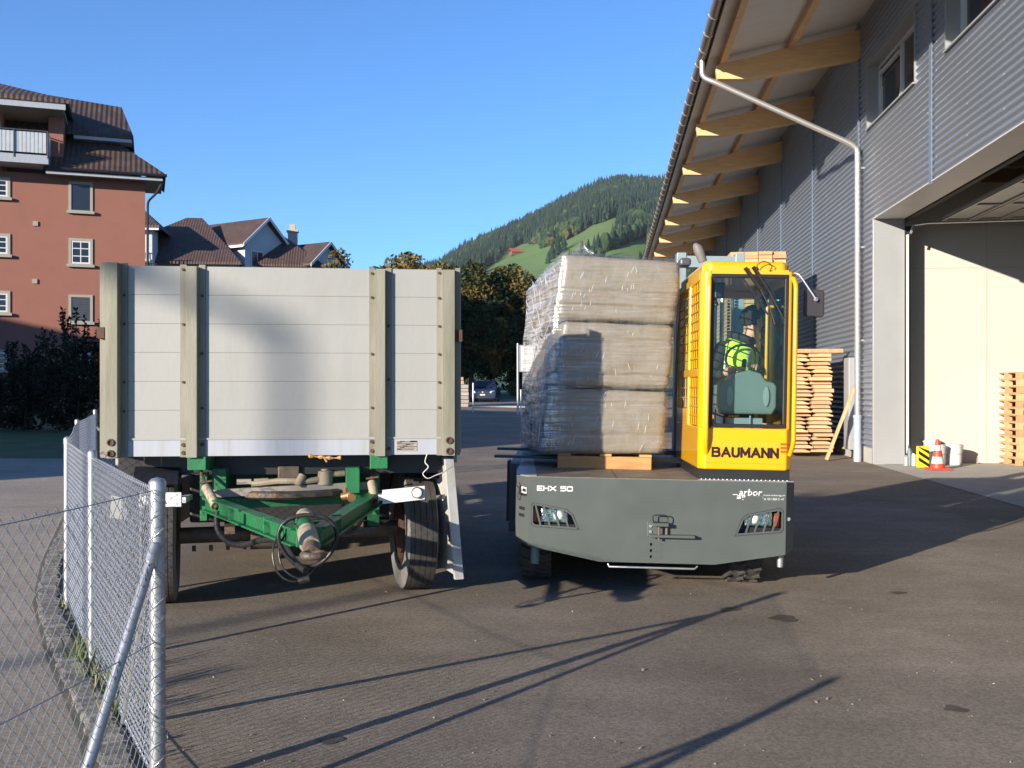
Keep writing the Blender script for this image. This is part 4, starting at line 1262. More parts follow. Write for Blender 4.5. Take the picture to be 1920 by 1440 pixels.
def hat_post(x0, x1, x2, x3, ztop, proud=.065, nm='front_post', mm='post_alu'):
    """hat-section upright: flange, raised web, flange"""
    m = MB()
    m.box(x0, x1, -.010, 0.0, ZB - .005, ztop)
    m.box(x2, x3, -.010, 0.0, ZB - .005, ztop)
    m.prism([(x1, -.010, ZB - .005), (x1 + .006, -proud, ZB - .005), (x2 - .006, -proud, ZB - .005), (x2, -.010, ZB - .005), (x2 - .004, -.010, ZB - .005), (x2 - .010, -proud + .004, ZB - .005), (x1 + .010, -proud + .004, ZB - .005), (x1 + .004, -.010, ZB - .005)], (0, 0, ztop - ZB - (.012 if x0 > -1 else 0)))
    p = m.build(nm, MT[mm], TR)
    return p
pA = hat_post(-1.235, -1.19, -1.10, -1.055, ZT + .005, .085)
pB = hat_post(-.705, -.662, -.578, -.535, ZT)
pC = hat_post(.592, .63, .71, .748, ZT - .005)
pD = hat_post(1.068, 1.104, 1.20, 1.236, ZT, .06)
def bolts(par, pts, r=.012, mm='rust', proud=.012, y=-.010):
    for x, z in pts:
        m = MB(); m.cyl((x, y, z), (x, y - proud, z), r, r * .9, 8); m.build('bolt', MT[mm], par, smooth=40)
bolts(pB, [(-.684, 2.38), (-.684, 2.0), (-.684, 1.6), (-.556, 2.2), (-.556, 1.8), (-.556, 1.42)], .010)
bolts(pB, [(-.684, 1.165), (-.684, 1.11), (-.556, 1.17)], .014)
bolts(pC, [(.611, 2.37), (.611, 2.2), (.611, 1.8), (.611, 1.42), (.73, 2.0), (.73, 1.62)], .010)
bolts(pC, [(.611, 1.18), (.611, 1.115), (.73, 1.13)], .014)
bolts(pD, [(1.086, 2.38), (1.086, 2.2), (1.086, 2.0), (1.086, 1.8), (1.086, 1.6), (1.086, 1.42)], .010)
bolts(pA, [(-1.078, 2.2), (-1.078, 2.0), (-1.078, 1.6), (-1.078, 1.4)], .010)
for par, x, y in ((pA, -1.148, -.085), (pD, 1.156, -.06)):
    for z in (1.188, 1.112):
        m = MB(); m.lathe([(.016, 0), (.024, 0), (.026, .006), (.024, .012), (.016, .012), (.015, .002), (0, .002)], 16, Matrix.Translation((x, y + .001, z)) @ Matrix.Rotation(R(90), 4, 'X')); m.build('bolt_ring', MT['rust'], par, smooth=40)
# corner angle strips and hinge notches
m = MB(); m.box(-1.243, -1.2355, .0, .10, ZB, ZT + .004); m.build('corner_strip', MT['post_alu'], TR, bevel=.003)
m = MB(); m.box(1.2365, 1.243, .0, .10, ZB + .01, 1.92); m.box(1.2365, 1.243, .0, .10, 1.955, ZT); m.build('corner_strip', MT['alu'], TR, bevel=.003)
m = MB(); m.box(1.2, 1.25, -.03, .05, 1.89, 1.975); m.build('latch', MT['rust'], TR)
m = MB(); m.box(-1.25, -1.20, -.05, .02, 1.90, 1.975); m.build('latch', MT['rust'], TR)
# rating plate
m = MB(); m.box(.782, .928, -.010, -.0065, 1.112, 1.186); pl = m.build('rating_plate', MT['greyboard'], TR)
m = MB()
for i in range(6):
    z = 1.120 + i * .0112
    m.box(.788, .905 + .01 * (i % 3), -.0122, -.0102, z, z + .0035)
    m.box(.788 + .02 * (i % 4), .82 + .02 * (i % 4), -.0122, -.0102, z + .0045, z + .0075)
m.box(.88, .925, -.0122, -.0102, 1.175, 1.185)
m.build('plate_printing', MT['black'], pl)
# bed, side walls
m = MB(); m.box(-1.235, 1.235, .36, 6.3, 1.0, 1.083); m.build('bed', MT['greyboard'], TR)
m = MB()
for i in range(5): m.box(-1.250, -1.224, .12, 6.3, 1.10 + i * .225, 1.10 + i * .225 + .222)
m.build('side_wall', MT['alu'], TR, bevel=.003, seg=1)
m = MB(); m.box(-1.235, 1.235, 6.27, 6.3, 1.09, 2.2); m.build('tail_wall', MT['alu'], TR)
m = MB(); m.box(-1.2, 1.2, .30, .358, .93, 1.084); m.build('front_crossbeam', MT['black'], TR)
m = MB(); m.box(-1.05, 1.05, 2.05, 2.6, .36, .985); m.build('underbody_filler', MT['black'], TR, bevel=.02)  # black box added to darken the view under the bed
m = MB()
for i in range(3): m.box(-1.255, -1.225, 1.35, 6.2, .30 + i * .22, .49 + i * .22)
m.build('sun_block_boards', MT['dkgrey'], TR, bevel=.004)  # dark boards added to keep low sun from under the trailer
MT['flap'] = mat('flap_paint', (.42, .42, .41), .5, 0, .1, 5, col2=(.32, .31, .27))
# hanging side panel at the right
a = T2((-.395, 7.27, 0)); a.z = 0
tp = T2((-.425, 7.35, 1.045)); bt = T2((-.352, 7.35, .175))
dirp = (T2((-.425 - .17, 7.35 + .43, 1.05)) - tp); dirp.z = 0; dirp.normalize()
nrm = Vector((-dirp.y, dirp.x, 0)); nrm *= (1 if nrm.x < 0 else -1)
Lp = .62
m = MB()
th = .068
m.prism([tp, tp + dirp * Lp, bt + dirp * Lp + Vector((0, 0, .02)), bt], nrm * .022)
m.prism([tp - dirp * .012, tp + dirp * .02, bt + dirp * .02, bt - dirp * .012], nrm * th)
hp = m.build('side_flap', MT['flap'], TR, bevel=.003)
m = MB()
m.beam(tp + dirp * .02 + nrm * .03 + Vector((0, 0, -.02)), tp + dirp * .02 + nrm * .03 + Vector((0, 0, .11)), .05, .05)
m.beam(tp + dirp * .1 + nrm * .04 + Vector((0, 0, -.28)), tp + dirp * .22 + nrm * .05 + Vector((0, 0, -.30)), .02, .03)
m.build('hinge', MT['galv'], hp)
m = MB()
q = bt + (tp - bt) * .36 + dirp * .06 + nrm * .06
m.tube([q + Vector((0, 0, .09)) + dirp * .06, q, q + Vector((.03, -.02, -.09))], .013, 6); m.tube([q + Vector((-.03, 0, .03)), q + Vector((.05, -.03, -.02))], .016, 6); m.beam(q + Vector((0, 0, -.03)), q + Vector((.06, -.02, -.06)), .05, .02)
m.build('lock', MT['rust'], hp)
# white cord
m = MB(); m.tube(smooth_path([T2(P(801, 851, 7.1)), T2(P(797, 866, 7.08)), T2(P(803, 876, 7.06)), T2(P(793, 888, 7.05)), T2(P(802, 897, 7.05)), T2(P(815, 892, 7.08)), T2(P(832, 885, 7.12)), T2(P(850, 873, 7.25))], 5), .0035, 6); m.build('cord', MT['white'], TR)
# chassis
m = MB()
for x in (-.59, .66): m.box(x - .062, x + .062, -.03, 6.2, .99, 1.083)
for x in (-.47, .47): m.box(x - .05, x + .05, .15, 6.2, .80, .985)
for y in (1.2, 2.7, 3.9, 5.2): m.box(-1.1, 1.1, y, y + .08, .90, .984)
m.box(-.62, .66, .80, .86, .82, .985)
m.build('chassis_frame', MT['green'], TR, bevel=.004)
# --- steering bogie
AX = Vector((-1.67, 7.66, 0)); SA = R(15.9)
SM = TI @ Matrix.Translation(AX) @ Matrix.Rotation(SA, 4, 'Z')
def Sx(x, y, z): return SM @ Vector((x, y, z))
m = MB()
ring = [Sx(.5 * math.cos(i * .2618), .5 * math.sin(i * .2618), .80) for i in range(24)]
m.tube(ring, .03, 6, closed=True); m.build('slewing_ring', MT['grime'], TR)  # grime colour in place of green puts the underside shade into the ring
m = MB()
for x in (-.45, .45):
    m.beam(Sx(x, -.35, .72), Sx(x, .5, .72), .07, .12)
m.beam(Sx(-.62, -.31, .745), Sx(.62, -.31, .765), .06, .10)
m.beam(Sx(-.62, .1, .86), Sx(.62, .1, .86), .05, .12)
for x, w_, z_ in ((-.62, .04, .62), (.60, .09, .52)): m.beam(Sx(x, -.30, .62), Sx(x, -.30, .96), .05, .09, (0, 1, 0)); m.beam(Sx(x, -.16, z_), Sx(x, -.16, .70), w_, .05, (0, 1, 0))
m.build('turntable', MT['green'], TR, bevel=.004)
m = MB(); m.beam(Sx(-.56, -.38, .815), Sx(.56, -.36, .845), .05, .055); m.build('cross_rail', MT['greyboard'], TR, bevel=.004)
m = MB(); m.tube([Sx(-.80, 0, .475), Sx(.80, 0, .475)], .06, 10); m.beam(Sx(-.45, -.45, .56), Sx(-.45, .45, .56), .07, .05); m.beam(Sx(.45, -.45, .56), Sx(.45, .45, .56), .07, .05)
m.cyl(Sx(-.30, -.05, .46), Sx(-.10, -.05, .46), .10, .10, 12); m.cyl(Sx(.28, -.05, .46), Sx(.12, -.05, .46), .09, .09, 12)
for i in range(6): m.cyl(Sx(-.7 + i * .12, -.02, .40), Sx(-.7 + i * .12, -.02, .36), .014, .014, 6)
m.build('axle', MT['grime'], TR, smooth=40)
# drawbar
m = MB()
def cbeam(a, b, w, h):
    """channel section: web plus two flanges"""
    a = Vector(a); b = Vector(b); dr = (b - a).normalized(); sd = dr.cross(Vector((0, 0, 1))).normalized(); u = sd.cross(dr)
    m.beam(a, b, .012, h)
    for k in (-1, 1):
        o = u * (k * (h / 2 - .006)) + sd * (w / 2) * (1 if sd.x * 1 > 0 else -1) * 0
        m.beam(a + o, b + o, w, .012)
TIP = (-.04, -2.08, .755)
cbeam(Sx(-.60, -.36, .79), Sx(-.09, -1.98, .76), .085, .105); cbeam(Sx(.60, -.36, .80), Sx(.03, -1.98, .76), .085, .105)
m.beam(Sx(-.17, -1.72, .765), Sx(.10, -1.72, .765), .08, .10); m.beam(Sx(-.1, -1.98, .765), Sx(.04, -1.98, .765), .12, .11)
for t_ in (.35, .75):
    for sgn in (-1, 1):
        xx = -.03 + sgn * (.57 - .49 * t_)
        m.beam(Sx(xx - .03, -.36 - 1.62 * t_, .78), Sx(xx + .03, -.36 - 1.62 * t_, .78), .012, .10)
db = m.build('drawbar', MT['green'], TR, bevel=.003, loc=(0, 0, -.045))
m = MB()
m.tube([Sx(-.03, -1.70, .84), Sx(-.035, -1.78, .83)], .052, 14); m.build('sleeve_cap', MT['spring'], db, smooth=40)
m = MB()
m.tube([Sx(-.04, -2.02, .79), Sx(-.04, -2.20, .75), Sx(-.035, -2.26, .745)], [.056, .056, .05], 16)
m.build('shaft_sleeve', MT['spring'], db, smooth=40)
m = MB(); m.tube([Sx(-.035, -1.80, .826), Sx(-.04, -2.01, .79)], .05, 14); m.build('drawbar_shaft', MT['green'], db, smooth=40)
m = MB(); m.tube([Sx(-.035, -2.25, .74), Sx(-.035, -2.34, .725)], [.045, .034], 12)
ringp = [Sx(-.035 + .052 * math.cos(i * .3927), -2.39 + .052 * math.sin(i * .3927), .72) for i in range(16)]
m.tube(ringp, .021, 10, closed=True); m.build('coupling_eye', MT['grime'], db, smooth=60)
# spring cylinders between drawbar and frame
for sx, lean in ((-.56, -.05), (.53, .015)):
    m = MB()
    a = Sx(sx + .02, -.60, .80); b = Sx(sx + lean, -.46, .915); c = Sx(sx + lean * 1.7, -.34, 1.03)
    m.tube([a, b], .033, 14); m.lathe([(.033, 0), (.038, .004), (.038, .012), (.033, .016)], 14, Matrix.Translation(a) @ (b - a).to_track_quat('Z', 'Y').to_matrix().to_4x4())
    sp = m.build('spring_cylinder', MT['spring'], db, smooth=50)
    m = MB(); m.tube([a - (b - a) * .15, a, b, c], [.018, .018, .011, .011], 8); m.build('rod', MT['rust'], sp)
    m = MB(); m.tube([b + Vector((-.04, 0, .03)), b + Vector((.05, -.02, .045))], .008, 6); m.build('pin', MT['rust'], sp)
# brake gear on the turntable
m = MB(); m.box(-.06, .09, -.02, .06, 0, .13)
o = m.build('valve_box', MT['grime'], TR, bevel=.006); o.matrix_local = SM @ Matrix.Translation((-.05, -.28, .86))
m = MB()
m.tube([Sx(.22, -.36, .86), Sx(.22, -.36, .90), Sx(.22, -.36, .955), Sx(.22, -.36, .96)], [.055, .055, .05, .03], 16); m.tube([Sx(.22, -.36, .96), Sx(.22, -.36, .972)], .028, 12)
m.tube([Sx(-.30, -.34, .87), Sx(-.12, -.36, .89), Sx(.08, -.38, .885), Sx(.2, -.37, .90)], .022, 8); m.cyl(Sx(.02, -.40, .86), Sx(.06, -.38, .93), .03, .03, 10)
m.cyl(Sx(.27, -.36, .93), Sx(.36, -.36, .935), .022, .022, 10)
m.build('air_filter', MT['spring'], TR, smooth=40)
m = MB(); m.tube([Sx(.30, -.72, .80), Sx(.36, -.74, .815)], .028, 12); m.tube([Sx(.33, -.7, .80), Sx(.33, -.66, .85)], .018, 8); m.cyl(Sx(.36, -.76, .80), Sx(.36, -.78, .80), .03, .03, 12); m.build('hose_coupling', mat("brass", (.55, .28, .14), .35, .8, .2, 8), TR, smooth=40)
m = MB()
for x in (-.40, -.28): m.box(x, x + .1, 0, .08, 0, .035)
o = m.build('wedge', MT['greyboard'], TR); o.matrix_local = SM @ Matrix.Translation((.0, -.32, .87))
# hoses
m = MB()
cc = Sx(-.02, -1.86, .73); 
rp = []
for i in range(33):
    a_ = i / 32 * 6.6 + 2.2
    k = 1 + .05 * math.sin(3 * a_)
    rp.append(cc + Vector((.165 * k * math.cos(a_), -.03 + .01 * math.sin(a_ * .5), .15 * k * math.sin(a_))))
m.tube(smooth_path(rp, 2), .0125, 8)
m.build('air_hose', MT['hose'], db, smooth=60)
m = MB()
m.tube(smooth_path([Sx(-.53, -.62, .76), Sx(-.53, -.68, .65), Sx(-.46, -.8, .575), Sx(-.36, -.95, .575), Sx(-.26, -1.15, .63), Sx(-.16, -1.45, .66), Sx(-.10, -1.8, .60), Sx(-.04, -1.95, .56)], 6), .021, 8)
m.build('brake_hose', MT['hose'], db, smooth=60)
m = MB()
for (dx, dz) in ((0, 0), (.035, .015)):
    m.tube(smooth_path([Sx(-.03 + dx, -1.7, .83), Sx(-.15 + dx, -1.78, .79), Sx(-.22 + dx, -1.86, .68), Sx(-.20 + dx, -1.9, .56 + dz), Sx(-.12 + dx, -1.92, .50 + dz), Sx(-.03, -1.9, .52), Sx(.05, -1.88, .62)], 6), .006, 6)
m.tube([Sx(-.08, -1.93, .50), Sx(-.02, -1.94, .515)], .02, 10)
m.build('light_cable', MT['hose'], db, smooth=60)
m = MB()
m.tube(smooth_path([Sx(.36, -.74, .80), Sx(.26, -.95, .77), Sx(.2, -1.2, .74), Sx(.14, -1.5, .72), Sx(.10, -1.75, .66)], 6), .016, 8)
m.tube(smooth_path([Sx(.52, -.4, .72), Sx(.42, -.55, .60), Sx(.32, -.7, .58), Sx(.26, -.9, .66)], 6), .016, 8)
m.build('brake_hose', MT['hose'], db, smooth=60)
m = MB()
for (x, z, r) in ((.15, .52, .05), (.24, .50, .045), (.33, .52, .035)): m.cyl(Sx(x, -.3, z), Sx(x, -.18, z), r, r, 12); m.cyl(Sx(x, -.34, z + .02), Sx(x, -.3, z + .02), r * .5, r * .5, 8)
m.beam(Sx(.1, -.2, .48), Sx(.6, -.25, .50), .05, .05)
m.build('brake_cylinder', MT['grime'], TR, smooth=40)
# white marker arms with round reflectors
for sgn in (-1, 1):
    m = MB()
    x0, x1 = (.685, .985) if sgn > 0 else (-.985, -.70)
    m.prism([(x0, .005, .735), (x1, .005, .765 if sgn > 0 else .735), (x1, .005, .862 if sgn > 0 else .835), (x0, .005, .835)], (0, .006, 0)); m.box(min(abs(x0), abs(x1)) * sgn - .03, min(abs(x0), abs(x1)) * sgn + .03, .011, .25, .76, .80)
    ma = m.build('marker_arm', MT['white'], TR, bevel=.002)
    xr = .93 * sgn
    m = MB(); m.cyl((xr, .004, .815 if sgn > 0 else .785), (xr, -.018, .815 if sgn > 0 else .785), .040, .040, 20); m.build('lamp_rim', MT['black'], ma, smooth=40)
    m = MB(); m.lathe([(.034, 0), (.033, .006), (.02, .010), (0, .011)], 20, Matrix.Translation((xr, -.0185, .815 if sgn > 0 else .785)) @ Matrix.Rotation(R(90), 4, 'X')); m.build('reflector', MT['white'], ma, smooth=60)
# wheels
def wheel(loc_m, nm='wheel'):
    e = bpy.data.objects.new(nm, None); C.objects.link(e); e.parent = TR; e.matrix_local = loc_m
    rx = Matrix.Rotation(R(90), 4, 'Y')
    RR, W = .478, .115
    prof = [(.29, -W * .9), (.33, -W), (.40, -W * 1.06), (.445, -W), (.466, -W * .88)]
    mi = [1, 1, 1, 1]
    xs = [-.88, -.60, -.58, -.56, -.22, -.2, -.18, .18, .2, .22, .56, .58, .60, .88]
    for i, x in enumerate(xs):
        groove = i in (2, 5, 8, 11)
        r = .474 + .004 * (1 - (x / .88) ** 2)
        prof.append((r - (.014 if groove else 0), x * W)); mi.append(0)
    prof += [(.445, W), (.40, W * 1.06), (.33, W), (.29, W * .9)]; mi += [1, 1, 1, 1]
    m = MB(); m.lathe(prof, 48, rx, mi); t = m.build('tyre', [MT['rubber'], MT['sidewall']], e, smooth=35)
    m = MB()
    m.lathe([(.292, -W * .9), (.28, -W * .6), (.27, 0), (.28, W * .6), (.292, W * .9)], 32, rx)
    m.lathe([(.27, .02), (.18, .04), (.09, .05), (.09, .12), (0, .12)], 24, rx); m.lathe([(.26, -.03), (.20, -.07), (.20, -.11), (.10, -.13), (0, -.13)], 24, rx)
    for i in range(8):
        a_ = i * .7854; m.cyl(rx @ Vector((.14 * math.cos(a_), .14 * math.sin(a_), .04)), rx @ Vector((.14 * math.cos(a_), .14 * math.sin(a_), .075)), .014, .014, 6)
    m.build('rim', MT['rust'], e, smooth=40)
    return e
for x in (-.93, .93): wheel(SM @ Matrix.Translation((x, 0, .478)))
for x in (-.93, .93): wheel(Matrix.Translation((x, 4.9, .478)))
m = MB(); m.tube([(-.85, 4.9, .478), (.85, 4.9, .478)], .06, 10); m.build('axle', MT['grime'], TR)
def guard(x):
    m = MB(); pts = []
    w = .15
    for i in range(15):
        a_ = R(22 + i * 7.6)
        pts.append((.53 * math.cos(a_), .53 * math.sin(a_)))
    for (y0, z0), (y1, z1) in zip(pts[:-1], pts[1:]):
        n0 = Vector((0, y0, z0)).normalized() * .012; n1 = Vector((0, y1, z1)).normalized() * .012
        vs = [SM @ (Vector((x + s_ * w, yy, zz_ + .46)) + nn) for (yy, zz_, nn) in ((y0, z0, Vector()), (y1, z1, Vector()), (y1, z1, n1), (y0, z0, n0)) for s_ in (-1, 1)]
        m.add(vs, [(0, 1, 3, 2), (2, 3, 5, 4), (4, 5, 7, 6), (6, 7, 1, 0)])
    m.build('mudguard', MT['black'], TR)
    m = MB(); m.tube([SM @ Vector((x - .1 * (1 if x > 0 else -1), -.05, .98)), SM @ Vector((x * .5, -.02, .93))], .018, 8); m.build('mudguard_stay', MT['grime'], TR)
guard(-.95); guard(.97)
# stick wedged under the rail
st = P(608, 858, 6.98)
m = MB(); m.tube(smooth_path([(-.11, 0, .012), (-.05, .01, .004), (0, 0, .003), (.05, .005, -.004), (.115, 0, 0)], 4), [.009 + .006 * math.sin(i * 1.3) for i in range(17)], 7); m.tube([(.0, 0, 0), (.02, -.01, -.03)], .007, 5)
o = m.build('broken_stick', MT['wood'], None, loc=(st.x, st.y - .0, st.z)); tag(o, 'short orange broken stick wedged under the trailer front wall', 'stick')
# ------------------------------------------------------------------ sideloader (local: x right, y to the back, z up)
SLX = 1.071; SLY = 7.65
SL = empty('sideloader', (SLX, SLY, 0), (0, R(1.1), R(-2.5)), 'grey and yellow sideloader truck with its cab at the right', 'forklift')
SLM = Matrix.Translation((SLX, SLY, 0)) @ Matrix.Rotation(R(-2.5), 4, 'Z') @ Matrix.Rotation(R(1.1), 4, 'Y')
SLI = SLM.inverted()
def q2(px, py):   # front-plate coordinates from the front elevation
    return ((px - 1226) / 248.4, 1.55 - (py - 730) / 248.4)
def roll(x, z): return (x, z + x * .0192)
ZD = .867
outer = [(-.958, ZD), (.975, ZD), (.975, .325), (.447, .238), (-.415, .238), (-.958, .345)]
def rp(pts): return [roll(*q2(*p)) for p in pts]
holeL = rp([(998, 946), (1058, 957), (1070, 967), (1081, 991.5), (1000, 986), (995, 981), (995, 950)])
holeR = rp([(1377, 1001), (1389, 972), (1398, 965), (1456, 954.5), (1461.5, 959), (1462, 990), (1458, 995)])
def plate_with_holes(mb, outer, holes, y, depth):
    loops = [[Vector((x, z, 0)) for x, z in l] for l in [outer] + holes]
    tri = tessellate_polygon(loops)
    flat = [p for l in loops for p in l]
    mb.add([(p.x, y, p.y) for p in flat], [tuple(t) for t in tri])
    for l in loops:
        n = len(l)
        for i in range(n):
            a = l[i]; b = l[(i + 1) % n]
            mb.quad((a.x, y, a.y), (b.x, y, b.y), (b.x, y + depth, b.y), (a.x, y + depth, a.y))
slots = [[(x, z) for x, z in rp([(1217, py), (1221, py), (1221, py + 5.5), (1217, py + 5.5)])] for py in (1018, 1029.5, 1041)]
m = MB()
plate_with_holes(m, outer, [holeL, holeR] + slots, 0, .05)
# chamfered sides
mL = [(-.958, 0, ZD), (-.958, 0, .345), (-1.06, .11, .375), (-1.06, .11, ZD)]
m.quad(*[Vector(p) for p in mL])
m.quad((.975, 0, .325), (.975, 0, ZD), (1.055, .10, ZD), (1.055, .10, .35))
fpl = m.build('front_plate', MT['grey'], SL, recalc=False)
m = MB()
for hx in (holeL, holeR): pass
m.box(-1.0, 1.0, .10, .14, .36, .83); m.build('lamp_recess', MT['black'], SL)
m = MB()
for py in (1018, 1029.5, 1041):
    x0, z0 = roll(*q2(1222, py)); x1, z1 = roll(*q2(1239, py + 5.5))
    m.box(x0, x1, -.003, .002, z1, z0)
m.build('slot_tab', MT['grey'], fpl)
# chassis body
m = MB()
m.prism([(-1.06, .11, .37), (-1.06, .11, ZD - .003), (-1.10, 1.2, ZD - .003), (-1.10, 1.2, .30)], (.05, 0, 0))
m.prism([(1.055, .10, .35), (1.055, .10, ZD - .003), (1.10, 1.2, ZD - .003), (1.10, 1.2, .30)], (-.05, 0, 0))
m.box(-1.16, -1.05, 1.2, 4.2, .28, ZD + .01); m.box(1.0, 1.12, 1.2, 4.2, .28, ZD)
m.box(-1.0, 1.0, .9, 4.15, .45, ZD - .03)
m.box(-.5, .5, .3, .9, .30, .7)
m.box(-1.05, 1.0, 4.15, 4.2, .28, ZD)
m.build('chassis', MT['dkgrey'], SL)
m = MB(); m.box(-1.19, -1.165, 1.35, 1.6, .35, ZD + .02); m.build('shaded_side_plate', MT['black'], SL)  # black plate: shade on the chassis side put into colour
m = MB(); m.prism([(-.956, .003, ZD), (.972, .003, ZD), (1.05, .11, ZD), (1.08, 2.0, ZD), (-1.08, 2.0, ZD), (-1.055, .11, ZD)], (0, 0, .006)); m.box(-1.08, .2, 2.9, 4.18, ZD, ZD + .006); m.build('deck', MT['deck'], SL)
m = MB(); m.prism([(-1.06, .11, ZD + .007), (-.96, .01, ZD + .007), (-.90, .01, ZD + .007), (-.97, 1.9, ZD + .007), (-1.08, 1.9, ZD + .007)], (0, 0, .004)); m.build('deck_edge', MT['mast'], SL)
m = MB(); m.box(-.3, -.29, .01, 1.0, ZD + .006, ZD + .0072); m.build('deck_joint', MT['black'], SL)
MT['chrome'] = mat('lamp_reflector', (.70, .72, .74), .18, .9, .25, 30, .6, 40)
# lamps behind the bars
for (hole, sgn) in ((holeL, -1), (holeR, 1)):
    hxs = [p[0] for p in hole]; hzs = [p[1] for p in hole]
    cx_ = sum(hxs) / len(hxs); 
    lx = (-.800 if sgn < 0 else .755) + (.04 if sgn < 0 else .02)
    lz = .575 if sgn < 0 else .587
    m = MB(); m.box(lx - .105, lx + .105, .03, .098, lz - .056, lz + .056)
    hl = m.build('headlight', MT['chrome'], SL, bevel=.012)
    m = MB(); m.lathe([(.04, 0), (.03, -.012), (.012, -.02), (0, -.02)], 18, Matrix.Translation((lx + .03 * -sgn, .0295, lz)) @ Matrix.Rotation(R(-90), 4, 'X')); m.build('bulb', MT['white'], hl, smooth=60)
    m = MB(); m.box(lx - .10, lx + .10, .018, .021, lz - .053, lz + .053); m.build('lens', MT['glass'], hl)
    ix = -.915 if sgn < 0 else .915
    m = MB(); m.box(ix - .024, ix + .024, .045, .095, lz - .06, lz + .05); m.build('indicator', mat("amber_lens", (.30, .045, .006), .3, coat=.5), SL, bevel=.01)
    # guard bars and rim
    m = MB()
    bars = [((1001, 948), (1011, 986)), ((1016, 950), (1029, 988)), ((1034, 953), (1047, 990)), ((1052, 957), (1064, 991))] if sgn < 0 else [((1455, 955), (1443, 997)), ((1440, 958), (1426, 998)), ((1422, 961), (1410, 999)), ((1405, 964.5), (1394, 1000))]
    for a_, b_ in bars:
        xa, za = roll(*q2(*a_)); xb, zb = roll(*q2(*b_)); m.beam((xa, .004, za), (xb, .004, zb), .013, .008, (0, 1, 0))
    n_ = len(hole)
    cxx = sum(p[0] for p in hole) / n_; czz = sum(p[1] for p in hole) / n_
    for i in range(n_):
        a_ = hole[i]; b_ = hole[(i + 1) % n_]
        m.beam((a_[0], -.001, a_[1]), (b_[0], -.001, b_[1]), .012, .008, (0, 1, 0))
    m.build('lamp_guard', MT['grey'], SL)
    m = MB()
    for i in range(n_):
        a_ = hole[i]; b_ = hole[(i + 1) % n_]
        f_ = lambda p: ((p[0] - cxx) * 1.055 + cxx, (p[1] - czz) * 1.13 + czz)
        A, B = f_(a_), f_(b_)
        m.beam((A[0], -.0005, A[1]), (B[0], -.0005, B[1]), .003, .003, (0, 1, 0))
    m.build('guard_seam', MT['black'], SL)
# tow hitch
m = MB()
def fp(px, py, y=0.0):
    x, z = roll(*q2(px, py)); return Vector((x, y, z))
a = fp(1211, 977); b = fp(1232, 1006); m.box(a.x, b.x, -.012, .0, b.z, a.z)
a = fp(1219, 978); b = fp(1249, 985); m.box(a.x, b.x, -.085, -.002, b.z, a.z)
a = fp(1214, 1000.5); b = fp(1298, 1007); m.box(a.x, b.x, -.075, -.002, b.z, a.z)
th_ = m.build('tow_hitch', MT['grey'], SL, bevel=.003)
m = MB(); p_ = fp(1232, 985, -.05); q_ = fp(1232, 1011, -.05); m.cyl(p_, q_, .009, .009, 12); p_ = fp(1247, 985, -.02); q_ = fp(1247, 1001, -.02); m.cyl(p_, q_, .012, .012, 12)
m.build('hitch_pin', MT['grime'], th_, smooth=40)
m = MB()
rr_ = bent([fp(1222, 964, -.06), fp(1247, 964, -.06), fp(1248, 978, -.06), fp(1220, 977, -.06), fp(1220, 964.5, -.06)], .025, 4); m.tube(rr_, .0045, 8)
m.build('pin_handle', MT['black'], th_, smooth=60)
m = MB()
for py in (986, 996): p_ = fp(1217, py, -.012); m.cyl(p_, p_ + Vector((0, -.010, 0)), .013, .011, 10)
m.build('bolt', MT['galv'], th_, smooth=40)
# small fittings
m = MB(); m.tube([fp(1139, 1058, .0), fp(1141, 1062.5, -.01), fp(1300, 1066, -.01), fp(1306, 1061.5, 0)], .008, 8); m.build('under_bar', MT['galv'], SL, smooth=60)
def chf(px, py):   # on the left chamfer
    x, z = roll(*q2(px, py)); t_ = (x + .958) / (-1.06 + .958); return Vector((x, .11 * t_ - .004, z))
for nm, (x0, y0, x1, y1), mm_ in (('socket_hole', (969, 913, 983.5, 931), 'black'), ('slot', (969.5, 952, 980, 958), 'black'), ('slot', (969, 965, 979.5, 971), 'black')):
    m = MB(); m.prism([chf(x0, y0), chf(x1, y0 + 1), chf(x1, y1 + 1), chf(x0, y1)], (.004, .005, 0)); m.build(nm, MT[mm_], SL)
m = MB(); m.prism([chf(974, 914) + Vector((-.003, -.004, 0)), chf(984, 915) + Vector((-.003, -.004, 0)), chf(984, 927) + Vector((-.003, -.004, 0)), chf(974, 926) + Vector((-.003, -.004, 0))], (.002, .003, 0)); m.build('socket', MT['white'], SL)
m = MB(); m.prism([chf(977, 917) + Vector((-.006, -.008, 0)), chf(983, 918) + Vector((-.006, -.008, 0)), chf(983, 924) + Vector((-.006, -.008, 0)), chf(977, 923) + Vector((-.006, -.008, 0))], (.002, .003, 0)); m.build('socket_core', MT['black'], SL)
m = MB(); m.cyl((.965, .12, .30), (.965, .12, .215), .026, .024, 12); m.build('corner_lamp', MT['galv'], SL, smooth=40)
m = MB(); m.cyl((1.0, .028, .592), (1.0, .02, .592), .014, .014, 10); m.build('plug', MT['galv'], SL)
